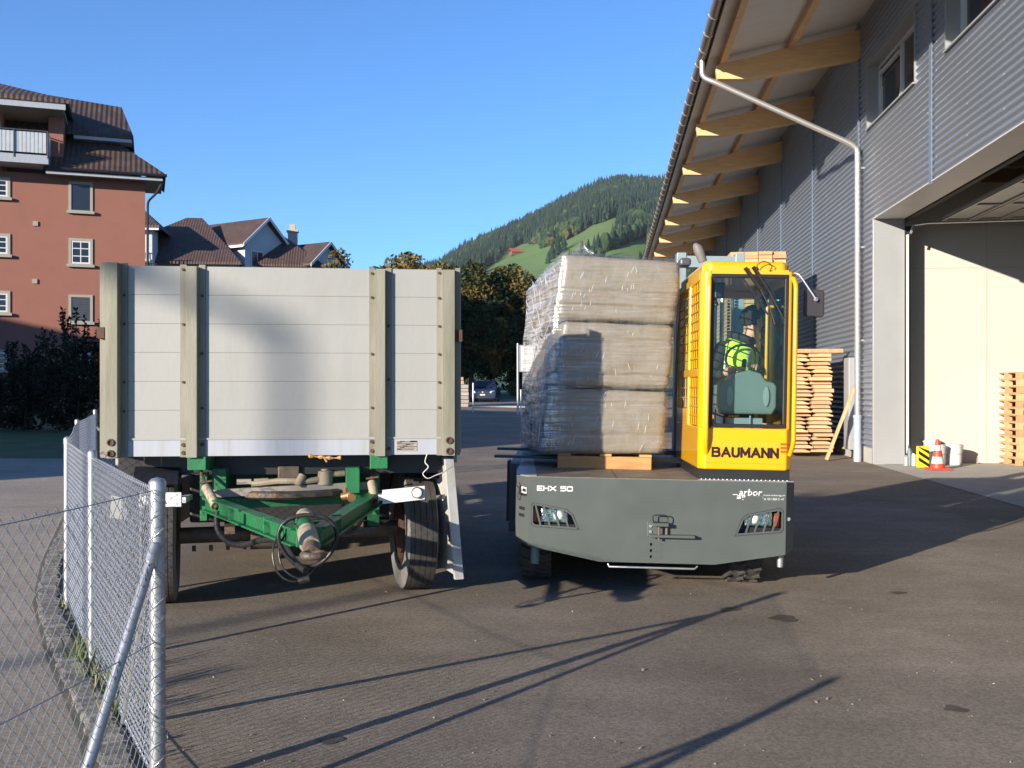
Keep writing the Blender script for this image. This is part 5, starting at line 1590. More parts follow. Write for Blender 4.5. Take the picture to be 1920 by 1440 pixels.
# lettering on the front plate
FM_ = Matrix.Rotation(R(90), 4, 'X')
def on_front(px, py, y=-.0022):
    x, z = roll(*q2(px, py)); return Matrix.Translation((x, y, z)) @ FM_
stroke_part('EHX 50', 'lettering', fpl, on_front(1003, 921), .273, .040, .0095, MT['white'], .30)
text_part('arbor', 'lettering', fpl, on_front(1381, 928.5), .175, .052, MT['white'], .022, shear=.15)
text_part('ag', 'lettering', fpl, on_front(1376.5, 938), .072, .042, MT['white'], .022, shear=.15)
text_part('www.arborag.ch', 'lettering', fpl, on_front(1425.5, 929.5), .163, .015, MT['white'], .01)
text_part('Tel. 031 828 51 47', 'lettering', fpl, on_front(1424, 936.6), .162, .0165, MT['white'], .01)
m = MB()
for (x0, y0, x1, y1) in ((1369, 925.7, 1378, 927.3), (1396, 929.6, 1465.5, 931.0)):
    A = fp(x0, y0); B = fp(x1, y1); m.box(A.x, B.x, -.003, -.001, B.z, A.z)
m.build('logo_rule', MT['white'], fpl)
# wheels
def swheel(x, y, r, w, e_name='wheel'):
    e = bpy.data.objects.new(e_name, None); C.objects.link(e); e.parent = SL; e.location = (x, y, r + .01)
    rx = Matrix.Rotation(R(90), 4, 'Y')
    m = MB(); m.lathe([(r * .6, -w * .8), (r * .8, -w), (r * .96, -w * .95), (r * .985, -w * .6), (r * .985, w * .6), (r * .96, w * .95), (r * .8, w), (r * .6, w * .8)], 40, rx)
    t = m.build('tyre', MT['rubber'], e, smooth=40)
    m = MB()
    n = 22
    for i in range(n):
        a_ = i * 6.28318 / n
        for s_, o_ in ((-1, 0), (1, .5)):
            pts = []
            for k, (xx, da) in enumerate(((0, 0), (s_ * w * .45, .10), (s_ * w * .95, .02))):
                an = a_ + da + o_ * 6.28318 / n
                pts.append(rx @ Vector(((r * .99) * math.cos(an), (r * .99) * math.sin(an), xx)))
            m.tube(pts, .016, 4)
    m.build('tread_lug', MT['rubber'], e)
    m = MB(); m.lathe([(r * .62, w * .8), (r * .5, w * .5), (r * .2, w * .6), (0, w * .6)], 20, rx); m.lathe([(r * .62, -w * .8), (r * .5, -w * .5), (r * .2, -w * .6), (0, -w * .6)], 20, rx); m.build('rim', MT['dkgrey'], e, smooth=40)
    return e
swheel(-.90, .62, .345, .125); swheel(.75, .62, .345, .125); swheel(-.90, 3.5, .36, .14); swheel(.85, 3.5, .36, .14)
m = MB(); m.cyl((-.905, .14, .34), (-.905, .14, .19), .035, .035, 12); m.build('front_lamp', MT['console'], SL, smooth=40)
# forks
for y_, z_ in ((1.27, .935), (1.72, .975)):
    m = MB(); m.prism([(-1.30, y_ - .06, z_ - .01), (-1.30, y_ - .06, z_ + .012), (.9, y_ - .06, z_ + .022), (.9, y_ - .06, z_ - .028)], (0, .12, 0)); m.build('fork', MT['dkgrey'], SL, bevel=.003)
m = MB(); m.box(-1.06, -.7, 1.42, 1.6, .94, .965); m.build('fork_plate', MT['mast'], SL)
# mast behind the cab
m = MB()
for x in (.42, .98):
    m.box(x - .045, x + .045, 2.15, 2.30, .5, 2.88); m.box(x - .03, x + .03, 2.31, 2.44, .5, 2.80)
ms_ = m.build('mast', MT['mast'], SL, bevel=.006)
m = MB(); m.box(.465, .935, 2.16, 2.26, 2.74, 2.85); m.build('mast_crossbar', MT['mast'], ms_)
for z_ in (1.15, 1.95):
    m = MB(); m.box(.465, .935, 2.16, 2.24, z_ - .05, z_ + .05); m.build('mast_crossbar', MT['mast'], ms_)
m = MB(); m.cyl((.71, 2.1, .5), (.71, 2.1, 2.7), .05, .05, 12); m.cyl((.62, 2.06, .5), (.62, 2.06, 2.7), .02, .02, 8); m.cyl((.80, 2.06, .5), (.80, 2.06, 2.7), .02, .02, 8); m.build('lift_cylinder', MT['galv'], ms_, smooth=40)
m = MB()
for x in (.56, .86):
    for i in range(60): m.box(x - .012, x + .012, 2.03, 2.05, .9 + i * .03, .922 + i * .03)
m.build('lift_chain', MT['grime'], ms_)
# ---------------- cab
CB = bpy.data.objects.new('cab', None); C.objects.link(CB); CB.parent = SL
X0, X1, Y0c, Y1c = .322, 1.032, .06, 1.50
ZL, ZTc = .952, 2.535
m = MB(); m.box(X0 + .012, X1 - .02, Y0c + .015, Y1c, ZD + .007, ZL - .001); m.build('cab_base', MT['black'], CB)
m = MB(); m.box(X0 + .0, X1 + .0, .012, .075, ZD + .004, ZD + .011); 
for i in range(21): m.beam((X0 + .02 + i * .032, .02, ZD + .013), (X0 + .045 + i * .032, .065, ZD + .013), .008, .004)
m.build('tread_plate', MT['galv'], CB)
m = MB()
# lower shell, front bulged forward slightly
m.prism([(X0 + .05, Y0c, ZL), (X1 - .05, Y0c, ZL), (X1, Y0c + .05, ZL), (X1, Y1c, ZL), (X0, Y1c, ZL), (X0, Y0c + .05, ZL)], (0, 0, 1.268 - ZL))
cs = m.build('lower_panel', MT['yellow'], CB, bevel=.012, seg=3)
m = MB()
m.prism([(X0 + .06, Y0c + .02, 2.44), (X1 - .09, Y0c + .02, 2.44), (X1 - .035, Y0c + .08, 2.44), (X1 - .035, Y1c, 2.44), (X0 + .015, Y1c, 2.44), (X0 + .015, Y0c + .08, 2.44)], (0, 0, ZTc - 2.44))
m.build('roof', MT['yellow'], CB, bevel=.03, seg=4)
m = MB()
pz0, pz1 = 1.262, 2.46
for (xa, xb) in ((X0, X0 + .075), (X1 - .056, X1)):
    s_ = 1 if xa < .7 else -1
    xo, xi = (xa, xb) if s_ > 0 else (xb, xa)
    m.prism([(xo, Y0c + .06, pz0), (xo + s_ * .03, Y0c + .008, pz0), (xi, Y0c, pz0), (xi, Y0c + .04, pz0), (xo + s_ * .035, Y0c + .12, pz0), (xo, Y0c + .12, pz0)], (0, 0, pz1 - pz0))
    m.box(min(xo, xo + s_ * .04), max(xo, xo + s_ * .04), Y1c - .07, Y1c, pz0, pz1)
m.box(X0, X0 + .04, .735, .785, pz0, pz1)
m.box(X0, X0 + .04, Y0c + .125, Y1c - .075, 1.655, 1.72); m.box(X0, X0 + .04, Y0c + .125, Y1c - .075, 2.40, 2.46)
m.box(X0, X0 + .04, .79, Y1c - .075, pz0, 1.40)
m.box(X1 - .04, X1, Y0c + .125, Y1c - .075, 2.38, 2.46)
m.box(X1 - .04, X1, .80, .85, pz0, 2.38)
m.box(X0 + .04, X1 - .04, Y1c - .05, Y1c, 2.38, 2.46); m.box(X0 + .04, X1 - .04, Y1c - .05, Y1c, pz0, 1.36)
m.build('pillars', MT['yellow'], CB, bevel=.008, seg=2)
m = MB()
m.box(X0 + .076, X1 - .057, Y0c + .004, Y0c + .05, 2.432, 2.47); m.build('header', MT['yellow'], CB)
# grille in the cab side
for (ya, yb, za, zb) in ((.19, .73, 1.275, 1.65), (.19, .73, 1.725, 2.395), (.79, 1.42, 1.405, 1.65), (.79, 1.42, 1.725, 2.395)):
    m = MB(); r_ = .0055
    n = int((zb - za) / .072)
    for i in range(1, n): z = za + (zb - za) * i / n; m.box(X0 + .006, X0 + .013, ya, yb, z - r_, z + r_)
    n = int((yb - ya) / .105)
    for i in range(n + 1): y = ya + (yb - ya) * i / n; m.box(X0 + .014, X0 + .021, y - r_, y + r_, za, zb)
    m.build('side_grille', MT['yellow'], CB)
# glass
m = MB(); m.box(X0 + .09, X1 - .072, Y0c + .012, Y0c + .018, 1.295, 2.42); ws = m.build('windscreen', MT['glass'], CB)
m = MB()
gx0, gx1, gz0, gz1 = X0 + .072, X1 - .054, 1.272, 2.437
t_ = .028
m.box(gx0, gx1, Y0c - .004, Y0c + .03, gz0, gz0 + t_); m.box(gx0, gx1, Y0c - .004, Y0c + .03, gz1 - t_, gz1); m.box(gx0, gx0 + t_, Y0c - .004, Y0c + .03, gz0 + t_, gz1 - t_); m.box(gx1 - t_, gx1, Y0c - .004, Y0c + .03, gz0 + t_, gz1 - t_)
m.build('windscreen_seal', MT['gasket'], CB, bevel=.004)
m = MB(); m.box(X1 - .02, X1 - .014, Y0c + .13, Y1c - .08, 1.28, 2.38); m.build('side_glass', MT['glass'], CB)
m = MB(); m.box(X0 + .05, X1 - .05, Y1c - .03, Y1c - .024, 1.37, 2.38); m.build('rear_glass', MT['glass'], CB)
# grab bars at the front corners
for xx, s_ in ((X0 + .062, -1), (X1 - .022, 1)):
    m = MB()
    m.tube(bent([(xx, Y0c + .01, 2.41), (xx + s_ * .010, Y0c - .045, 2.36), (xx + s_ * .014, Y0c - .045, 1.16), (xx - s_ * .0 + .0, Y0c + .012, 1.07)], .08, 5), .017, 10)
    m.build('grab_bar', MT['yellow'], CB, smooth=60)
m = MB(); m.tube(smooth_path([(.75, Y0c - .004, 2.47), (.73, Y0c - .03, 2.50), (.78, Y0c - .035, 2.53), (.84, Y0c - .03, 2.50), (.83, Y0c - .004, 2.46)], 5), .004, 5); m.build('washer_hose', MT['hose'], CB)
# wipers
def cpx(px, py, y=.02):
    Y = SLY + y
    w = P(px, py, Y); return SLI @ w
for pts in (((1397, 502), (1425, 540), (1443, 577)), ((1412, 500), (1440, 543), (1474, 606))):
    m = MB(); m.tube([cpx(*pts[0]), cpx(*pts[1])], .016, 6); m.tube([cpx(*pts[1]), cpx(*pts[2])], .007, 5); m.build('wiper_arm', MT['black'], CB)
m = MB(); m.tube([cpx(1443, 577), cpx(1453, 608), cpx(1476, 609)], .006, 5); m.beam(cpx(1392, 520, .045), cpx(1440, 590, .045), .012, .012, (0, 1, 0)); m.beam(cpx(1440, 530, .045), cpx(1472, 612, .045), .010, .012, (0, 1, 0)); m.build('wiper_blade', MT['black'], CB)
# lettering on the lower panel
def on_cab(px, py, y):
    w = SLI @ P(px, py, SLY + Y0c); return Matrix.Translation((w.x, y, w.z)) @ FM_
stroke_part('BAUMANN', 'lettering', cs, on_cab(1333, 856.5, Y0c - .0005), .505, .078, .0175, mat("letter_black", (.02, .006, .006), .4), .34)
text_part('CAVAION SIDELOADERS', 'lettering', cs, on_cab(1333.5, 835, Y0c - .0020), .502, .024, mat("letter_pale", (.66, .46, .10), .4), .0, space=1.35)
m = MB()
for py in (830.5, 837.5, 844.5):
    a = on_cab(1461, py, 0).translation; m.box(a.x, a.x + .050, Y0c - .003, Y0c - .001, a.z - .014, a.z)
m.build('emblem', mat("emblem_red", (.75, .055, .01), .4), cs)
m = MB(); m.box(X0 + .06, X1 - .06, Y0c - .0018, Y0c - .0005, ZL + .048, ZL + .051); m.build('panel_seam', mat("seam_yellow", (.45, .24, .005), .5), cs)
m = MB(); m.box(X1 - .035, X1 - .01, Y0c + .08, Y0c + .12, ZL - .07, ZL + .004); m.build('door_tab', MT['yellow'], CB)
# mirror
mp_ = [SLI @ P(1487, 514, 7.75), SLI @ P(1498, 515, 7.72), SLI @ P(1516, 540, 7.70), SLI @ P(1530, 561, 7.69)]
m = MB(); m.tube(smooth_path(mp_, 4), .008, 8); mi_ = m.build('mirror_arm', MT['galv'], CB, smooth=60)
m = MB(); m.box(mp_[0].x - .03, mp_[0].x + .02, mp_[0].y - .02, mp_[0].y + .03, mp_[0].z - .02, mp_[0].z + .012); m.build('mirror_bracket', MT['yellow'], CB, bevel=.004)
c_ = SLI @ P(1527, 568, 7.72)
m = MB()
poly = []
for (sx, sz) in ((1, 1), (-1, 1), (-1, -1), (1, -1)):
    for k in range(5):
        a_ = {(1, 1): 0, (-1, 1): 90, (-1, -1): 180, (1, -1): 270}[(sx, sz)] + k * 22.5
        poly.append((c_.x + sx * .050 + .027 * math.cos(R(a_)), c_.y, c_.z + sz * .078 + .027 * math.sin(R(a_)) - (.004 * sx)))
m.prism(poly, (0, .035, 0)); mh = m.build('mirror', mat("mirror_housing", (.035, .030, .034), .45), CB, bevel=.010, seg=3)
m = MB(); m.lathe([(0, 0), (.016, 0), (.016, .012), (0, .014)], 12, Matrix.Translation(mp_[-1] + Vector((0, .012, 0))) @ Matrix.Rotation(R(90), 4, 'X')); m.build('mirror_joint', MT['galv'], mh, smooth=40)
# roof fittings
w = SLI @ P(1312, 474, 9.0)
m = MB(); m.tube(smooth_path([w + Vector((.03, 0, -.08)), w + Vector((0, 0, 0)), w + Vector((-.025, 0, .06)), w + Vector((-.02, 0, .085))], 4), [.038, .040, .042, .044, .046, .046, .044, .042, .038, .034, .027, .016, .006], 12); m.build('roof_lamp', mat("dusty_hood", (.16, .145, .14), .6), CB, smooth=60)
w = SLI @ P(1281, 490, 9.1)
m = MB(); m.box(w.x - .04, w.x + .06, w.y - .1, w.y + .1, w.z - .05, w.z + .02); m.build('roof_box', MT['dkgrey'], CB, bevel=.02)
# interior
m = MB()
m.box(X0 + .03, X1 - .03, Y0c + .03, Y1c - .05, 1.0, 1.02); m.build('cab_floor', MT['black'], CB)
m = MB()
c0 = SLI @ P(1398, 736, 8.0)
xx0, xx1 = c0.x - .225, c0.x + .225
prof_ = [(xx0 + .03, 1.37), (xx0, 1.43), (xx0, 1.60), (xx0 + .02, 1.625), (xx0 + .08, 1.63), (xx0 + .13, 1.69), (xx0 + .24, 1.715), (xx0 + .33, 1.69), (xx0 + .37, 1.63), (xx1 - .02, 1.62), (xx1, 1.59), (xx1, 1.43), (xx1 - .03, 1.37)]
m.prism([(x, .30, z) for x, z in prof_], (0, .26, 0)); dsh = m.build('dashboard', MT['console'], CB, bevel=.02, seg=3)
m = MB()
for x in (c0.x - .14, c0.x + .14): m.lathe([(0, 0), (.022, 0), (.024, .01), (0, .012)], 14, Matrix.Translation((x, .292, 1.51)) @ Matrix.Rotation(R(90), 4, 'X') @ Matrix.Diagonal((1, 3.2, 1, 1)).to_4x4())
m.build('dash_vent', MT['mast'], dsh, smooth=60)
m = MB(); m.box(c0.x - .14, c0.x + .12, .30, .5, 1.27, 1.34); m.cyl((c0.x + .02, .28, 1.27), (c0.x + .02, .28, 1.36), .008, .008, 8); m.build('pedal_box', MT['mast'], CB, bevel=.015)
m = MB(); m.tube([(c0.x + .0, .52, 1.70), (c0.x + .03, .62, 1.80)], .02, 8)
m.tube([Vector((c0.x + .03, .63, 1.80)) + Vector((.15 * math.cos(i * .3927), .07 * math.sin(i * .3927), .13 * math.sin(i * .3927))) for i in range(16)], .011, 8, closed=True); m.build('steering_wheel', MT['black'], CB, smooth=60)
m = MB(); m.box(.45, .70, .72, 1.12, 1.40, 1.50); m.box(.42, .52, .72, 1.12, 1.45, 1.98); m.build('seat', MT['black'], CB, bevel=.04, seg=3)
m = MB()
m.tube(bent([(X1 - .05, .62, 2.24), (X1 - .10, .62, 2.24), (X1 - .10, .62, 1.62), (X1 - .05, .62, 1.62)], .06), .013, 8); m.tube([(X1 - .13, .85, 1.27), (X1 - .13, .85, 2.38)], .014, 8)
m.build('inner_grab_bar', MT['yellow'], CB, smooth=60)
m = MB(); m.cyl((.52, .55, 2.30), (.52, .55, 2.42), .05, .06, 12); m.tube(smooth_path([(.56, .6, 2.40), (.5, .62, 2.32), (.52, .6, 2.24)], 4), .02, 8); m.build('fan', MT['black'], CB, smooth=50)

# ------------------------------------------------------------------ pallet and wrapped bales on the deck
PM = SLM @ Matrix.Translation((-.745, .86, ZD + .006))
pe = empty('pallet', PM.translation, PM.to_euler(), 'light wooden pallet under the wrapped bales on the sideloader deck', 'pallet')
for y in (0, .54, 1.08):
    m = MB(); m.box(0, .79, y, y + .095, 0.0, .105); m.build('runner', MT['wood'], pe, bevel=.004)
for x in (.0, .355, .69):
    m = MB(); m.box(x, x + (.10 if x else .11), -.01, 1.2, .106, .128); m.build('deck_board', MT['wood'], pe, bevel=.003)
BL = empty('wrapped_bales', (.85, 8.5, 1.02), label='tall leaning stack of three beige bales in clear stretch film on the pallet', cat='bales')
BO = Vector((.85, 8.5, 1.02))
# corners of the leaning stack: near/far x left/right x bottom/top
nbl, nbr = P(1013, 852, 8.5), P(1243, 862, 8.5)
ntl, ntr = P(1056, 474, 8.5), P(1274, 489, 8.5)
fbl, fbr = P(981, 838, 9.72), P(1215, 846, 9.72)
ftl, ftr = P(992, 545, 9.72), P(1240, 535, 9.72)
for p_ in (nbl, nbr, fbl, fbr): p_.z = max(p_.z, 1.0)
def stack_pt(u, v, w):
    a = nbl.lerp(nbr, u); b = fbl.lerp(fbr, u); lo = a.lerp(b, v)
    a = ntl.lerp(ntr, u); b = ftl.lerp(ftr, u); hi = a.lerp(b, v)
    return lo.lerp(hi, w)
TIERS = [(0.0, .332, .0, -.004), (.338, .668, .055, .004), (.674, 1.0, .0, 0.012)]
MTb = mat("bale_fibre", (0.205, 0.182, 0.135), 0.5, 0, 0.14, 9, 0.0, col2=(0.195, 0.162, 0.105), stretch=(1.2, 1.2, 4), c2scale=3)
def film_nodes(m_, strength, sx=(.5, .5, 26)):
    t = m_.node_tree; L = t.links.new; b = t.nodes.get("Principled BSDF")
    tc = t.nodes.new("ShaderNodeTexCoord"); mp = t.nodes.new("ShaderNodeMapping"); mp.inputs['Scale'].default_value = sx; mp.inputs['Rotation'].default_value = (0, R(6), 0)
    L(tc.outputs['Object'], mp.inputs[0])
    n1 = t.nodes.new("ShaderNodeTexNoise"); n1.inputs['Scale'].default_value = 5; n1.inputs['Detail'].default_value = 6; n1.inputs['Distortion'].default_value = .6
    L(mp.outputs[0], n1.inputs['Vector'])
    mp2 = t.nodes.new("ShaderNodeMapping"); mp2.inputs['Scale'].default_value = (9, 3, 2.2); mp2.inputs['Rotation'].default_value = (0, R(-28), 0)
    L(tc.outputs['Object'], mp2.inputs[0])
    n2 = t.nodes.new("ShaderNodeTexNoise"); n2.inputs['Scale'].default_value = 4; n2.inputs['Detail'].default_value = 5; n2.inputs['Distortion'].default_value = 1.2
    L(mp2.outputs[0], n2.inputs['Vector'])
    ad = t.nodes.new("ShaderNodeMath"); ad.operation = 'MULTIPLY_ADD'; ad.inputs[1].default_value = .6
    L(n2.outputs[0], ad.inputs[0]); L(n1.outputs[0], ad.inputs[2])
    bp = t.nodes.new("ShaderNodeBump"); bp.inputs['Strength'].default_value = strength; bp.inputs['Distance'].default_value = .02
    L(ad.outputs[0], bp.inputs['Height'])
    return bp, ad
bp, _ = film_nodes(MTb, .12)
MTb.node_tree.links.new(bp.outputs[0], MTb.node_tree.nodes["Principled BSDF"].inputs['Normal'])
MTb.node_tree.nodes["Principled BSDF"].inputs['Coat Weight'].default_value = .5
MTb.node_tree.nodes["Principled BSDF"].inputs['Coat Roughness'].default_value = .18
MTb.node_tree.links.new(bp.outputs[0], MTb.node_tree.nodes["Principled BSDF"].inputs['Coat Normal'])
CREASE = [((.78, .012), (.30, .008)), ((.20, .020), (.73, .016)), ((.22, .018), (.45, .016))]
def rounded_block(w0, w1, inset, push, seed, grow=0.0, NU=26, NV=26, NW=16, crease=True, noise_amp=.012, rnd=.10):
    """superellipsoid-like rounded block in the stack's own warped space"""
    import bmesh
    bm = bmesh.new()
    bmesh.ops.create_cube(bm, size=2)
    bmesh.ops.subdivide_edges(bm, edges=bm.edges[:], cuts=35, use_grid_fill=True)
    for v in bm.verts:
        c = v.co.copy()
        # round the edges
        k = Vector((max(-1 + rnd, min(1 - rnd, c.x)), max(-1 + rnd, min(1 - rnd, c.y)), max(-1 + rnd * 1.6, min(1 - rnd * 1.6, c.z))))
        dlt = c - k; s3 = Vector((rnd, rnd, rnd * 1.6))
        e = Vector((dlt.x / s3.x, dlt.y / s3.y, dlt.z / s3.z))
        if e.length > 1e-6:
            mxx = max(abs(e.x), abs(e.y), abs(e.z)); e = e.normalized() * mxx
        c = k + Vector((e.x * s3.x, e.y * s3.y, e.z * s3.z))
        u = (c.x + 1) / 2; vv = (c.y + 1) / 2; w = (c.z + 1) / 2
        side = max(abs(c.x), abs(c.y))
        cr = 0
        if crease:
            for wc, dp in CREASE[int(seed / 7) % 3]: cr += dp * math.exp(-((w - wc) / .022) ** 2)
        bul = .012 * math.sin(w * math.pi)
        p = stack_pt(u, vv, w0 + (w1 - w0) * w)
        cen = stack_pt(.5, .5, w0 + (w1 - w0) * w)
        out = Vector((c.x ** 7, c.y ** 7, 0))
        if out.length > 1: out.normalize()
        n1 = noise.noise(Vector((p.x * 3.1 + seed, p.y * 3.1, p.z * 7))) * noise_amp + noise.noise(Vector((p.x * 11 + seed, p.y * 11, p.z * 16))) * noise_amp * .35
        p = p + out * (bul - cr + n1 + grow)
        p.x += inset * (1 - u) + push * u
        if abs(c.z) > .98: p.z += n1
        v.co = p - BO
    me = bpy.data.meshes.new('bale'); bm.to_mesh(me); bm.free()
    me.polygons.foreach_set("use_smooth", [True] * len(me.polygons))
    return me
for i, (a, b, ins, pu) in enumerate(TIERS):
    me = rounded_block(a, b, ins, pu, i * 7.3)
    me.materials.append(MTb)
    o = bpy.data.objects.new('bale', me); C.objects.link(o); o.parent = BL
# stretch film: a thin bridging skin over the whole stack
fm = bpy.data.materials.new("stretch_film"); fm.use_nodes = True
t = fm.node_tree
for n in list(t.nodes): t.nodes.remove(n)
L = t.links.new
out_ = t.nodes.new("ShaderNodeOutputMaterial"); tr_ = t.nodes.new("ShaderNodeBsdfTransparent"); tr_.inputs[0].default_value = (.97, .97, .98, 1)
gl_ = t.nodes.new("ShaderNodeBsdfGlossy"); gl_.inputs['Roughness'].default_value = .13; gl_.inputs[0].default_value = (.95, .96, 1, 1)
df_ = t.nodes.new("ShaderNodeBsdfTranslucent"); df_.inputs[0].default_value = (.7, .72, .76, 1)
d2_ = t.nodes.new("ShaderNodeBsdfDiffuse"); d2_.inputs[0].default_value = (.72, .73, .76, 1)
bp, ad = film_nodes(fm, .32, (.5, .5, 13))
for n in (gl_, d2_): L(bp.outputs[0], n.inputs['Normal'])
m1 = t.nodes.new("ShaderNodeMixShader"); m1.inputs[0].default_value = .5; L(gl_.outputs[0], m1.inputs[1]); L(d2_.outputs[0], m1.inputs[2])
mr = t.nodes.new("ShaderNodeMapRange"); mr.inputs[1].default_value = .66; mr.inputs[2].default_value = 1.05; mr.inputs[3].default_value = .06; mr.inputs[4].default_value = .85
L(ad.outputs[0], mr.inputs[0])
tc_ = t.nodes.new("ShaderNodeTexCoord"); sx_n = t.nodes.new("ShaderNodeSeparateXYZ"); L(tc_.outputs['Object'], sx_n.inputs[0])
mk = t.nodes.new("ShaderNodeMapRange"); mk.inputs[1].default_value = -.56; mk.inputs[2].default_value = -.38; mk.inputs[3].default_value = 1.0; mk.inputs[4].default_value = .22
L(sx_n.outputs[0], mk.inputs[0])
ml = t.nodes.new("ShaderNodeMath"); ml.operation = 'MULTIPLY'; L(mr.outputs[0], ml.inputs[0]); L(mk.outputs[0], ml.inputs[1])
m2 = t.nodes.new("ShaderNodeMixShader"); L(ml.outputs[0], m2.inputs[0]); L(tr_.outputs[0], m2.inputs[1]); L(m1.outputs[0], m2.inputs[2]); L(m2.outputs[0], out_.inputs[0])
me = rounded_block(0.0, 1.012, -.012, .004, 40, grow=.022, crease=False, noise_amp=.016, rnd=.06); me.materials.append(fm)
o = bpy.data.objects.new('stretch_film', me); C.objects.link(o); o.parent = BL
# knotted tail of film on the top
m = MB()
w = P(1092, 466, 9.0) - BO
for i in range(9):
    a_ = i * .7; m.tube(smooth_path([w + Vector((math.cos(a_) * .10, math.sin(a_) * .10, -.05)), w + Vector((math.cos(a_) * .03, math.sin(a_) * .03, .0)), w + Vector((math.cos(a_ + .5) * .02, 0, .045))], 3), [.022, .02, .016, .012, .010, .008, .006], 5)
m.build('film_knot', fm, BL, smooth=60)

# pulled folds in the film, pale strands standing in for its glints
fold = mat("fold_glint", (.80, .81, .83), .16, 0, .05, 20, coat=.6)
rf_ = random.Random(4)
def surf(face, a, w):
    """point on the wrapped front (a across) or left side (a along)"""
    p = stack_pt(a, 0, w) if face == 'front' else stack_pt(0, a, w)
    off = .030 + .012 * math.sin(w * math.pi)
    p = p + (Vector((0, -off, 0)) if face == 'front' else Vector((-off + .006, -.004, 0)))
    return p - BO
m = MB()
for k in range(46):
    a = rf_.uniform(.06, .95); w = rf_.choice([rf_.uniform(.70, .97), rf_.uniform(.36, .64), rf_.uniform(.03, .31)]); sl_ = rf_.gauss(.10, .25); ln_ = rf_.uniform(.012, .05)
    if k < 8: a = .10 + .02 * k + rf_.uniform(-.01, .01); w = rf_.choice([.80, .74, .90]) + rf_.uniform(-.02, .02); ln_ = rf_.uniform(.02, .06); sl_ = .3
    pts = [surf('front', a + sl_ * ln_ * t_, w + ln_ * t_ - ln_ / 2) for t_ in (0, .33, .66, 1)]
    m.tube(pts, [.0003, .0010, .0010, .0003], 4)
for k in range(70):
    a = rf_.uniform(.02, .9); w = rf_.uniform(.04, .94); dw = rf_.uniform(.02, .16); da = rf_.uniform(.1, .34) * rf_.choice([1, 1, 1, -1])
    if w < .5 and rf_.random() < .7: da = -abs(da); dw = abs(dw) * 1.3
    pts = [surf('side', min(.98, max(.01, a + da * t_)), w + dw * t_ + .01 * math.sin(t_ * 3)) for t_ in (0, .25, .5, .75, 1)]
    m.tube(pts, [.0005, .0022, .0026, .002, .0005], 4)
o = m.build('film_glint', fold, BL, smooth=180); o['kind'] = 'stuff'
# ------------------------------------------------------------------ driver
import bmesh
def skin_mesh(name, nodes, edges, root, sub=2, smooth=True):
    """grow one continuous surface round a skeleton; nodes: name -> (pos, rx, ry)"""
    keys = list(nodes); idx = {k: i for i, k in enumerate(keys)}
    me = bpy.data.meshes.new(name)
    me.from_pydata([nodes[k][0] for k in keys], [(idx[a], idx[b]) for a, b in edges], [])
    o = bpy.data.objects.new(name, me); C.objects.link(o)
    sk = o.modifiers.new("skin", 'SKIN'); sk.use_smooth_shade = True
    ss = o.modifiers.new("sub", 'SUBSURF'); ss.levels = sub; ss.render_levels = sub
    if not me.skin_vertices: me.attributes.new  # layer is made with the modifier
    sv = me.skin_vertices[0].data
    for k in keys:
        n = nodes[k]; sv[idx[k]].radius = (n[1], n[2] if len(n) > 2 else n[1]); sv[idx[k]].use_root = (k == root)
    dg = bpy.context.evaluated_depsgraph_get(); dg.update()
    m2 = bpy.data.meshes.new_from_object(o.evaluated_get(dg))
    bpy.data.objects.remove(o)
    m2.name = name
    m2.polygons.foreach_set("use_smooth", [True] * len(m2.polygons))
    return m2
PN = {
 'pelvis': ((.64, .98, 1.46), .13, .15), 'spine': ((.67, .95, 1.64), .125, .145), 'chest': ((.735, .92, 1.81), .13, .155), 'nb': ((.81, .91, 1.96), .075), 'neck': ((.845, .905, 2.02), .056),
 'jaw': ((.885, .90, 2.075), .072, .066), 'head': ((.885, .90, 2.15), .094, .080), 'crown': ((.875, .90, 2.215), .068, .066),
 'shr': ((.60, .83, 1.905), .066), 'elr': ((.505, .72, 1.66), .05), 'wrr': ((.62, .55, 1.705), .032), 'par': ((.655, .50, 1.725), .034, .022),
 'shl': ((.875, .99, 1.905), .066), 'ell': ((.945, .84, 1.67), .05), 'wrl': ((.86, .63, 1.735), .032), 'pal': ((.835, .575, 1.75), .034, .022),
 'hpr': ((.58, .88, 1.43), .095), 'knr': ((.56, .55, 1.44), .07), 'anr': ((.57, .50, 1.10), .045), 'tor': ((.57, .40, 1.06), .04),
 'hpl': ((.74, .88, 1.43), .095), 'knl': ((.77, .58, 1.44), .07), 'anl': ((.78, .52, 1.10), .045), 'tol': ((.78, .42, 1.06), .04)}
PE = [('pelvis', 'spine'), ('spine', 'chest'), ('chest', 'nb'), ('nb', 'neck'), ('neck', 'jaw'), ('jaw', 'head'), ('head', 'crown'), ('chest', 'shr'), ('shr', 'elr'), ('elr', 'wrr'), ('wrr', 'par'),
      ('chest', 'shl'), ('shl', 'ell'), ('ell', 'wrl'), ('wrl', 'pal'), ('pelvis', 'hpr'), ('hpr', 'knr'), ('knr', 'anr'), ('anr', 'tor'), ('pelvis', 'hpl'), ('hpl', 'knl'), ('knl', 'anl'), ('anl', 'tol')]
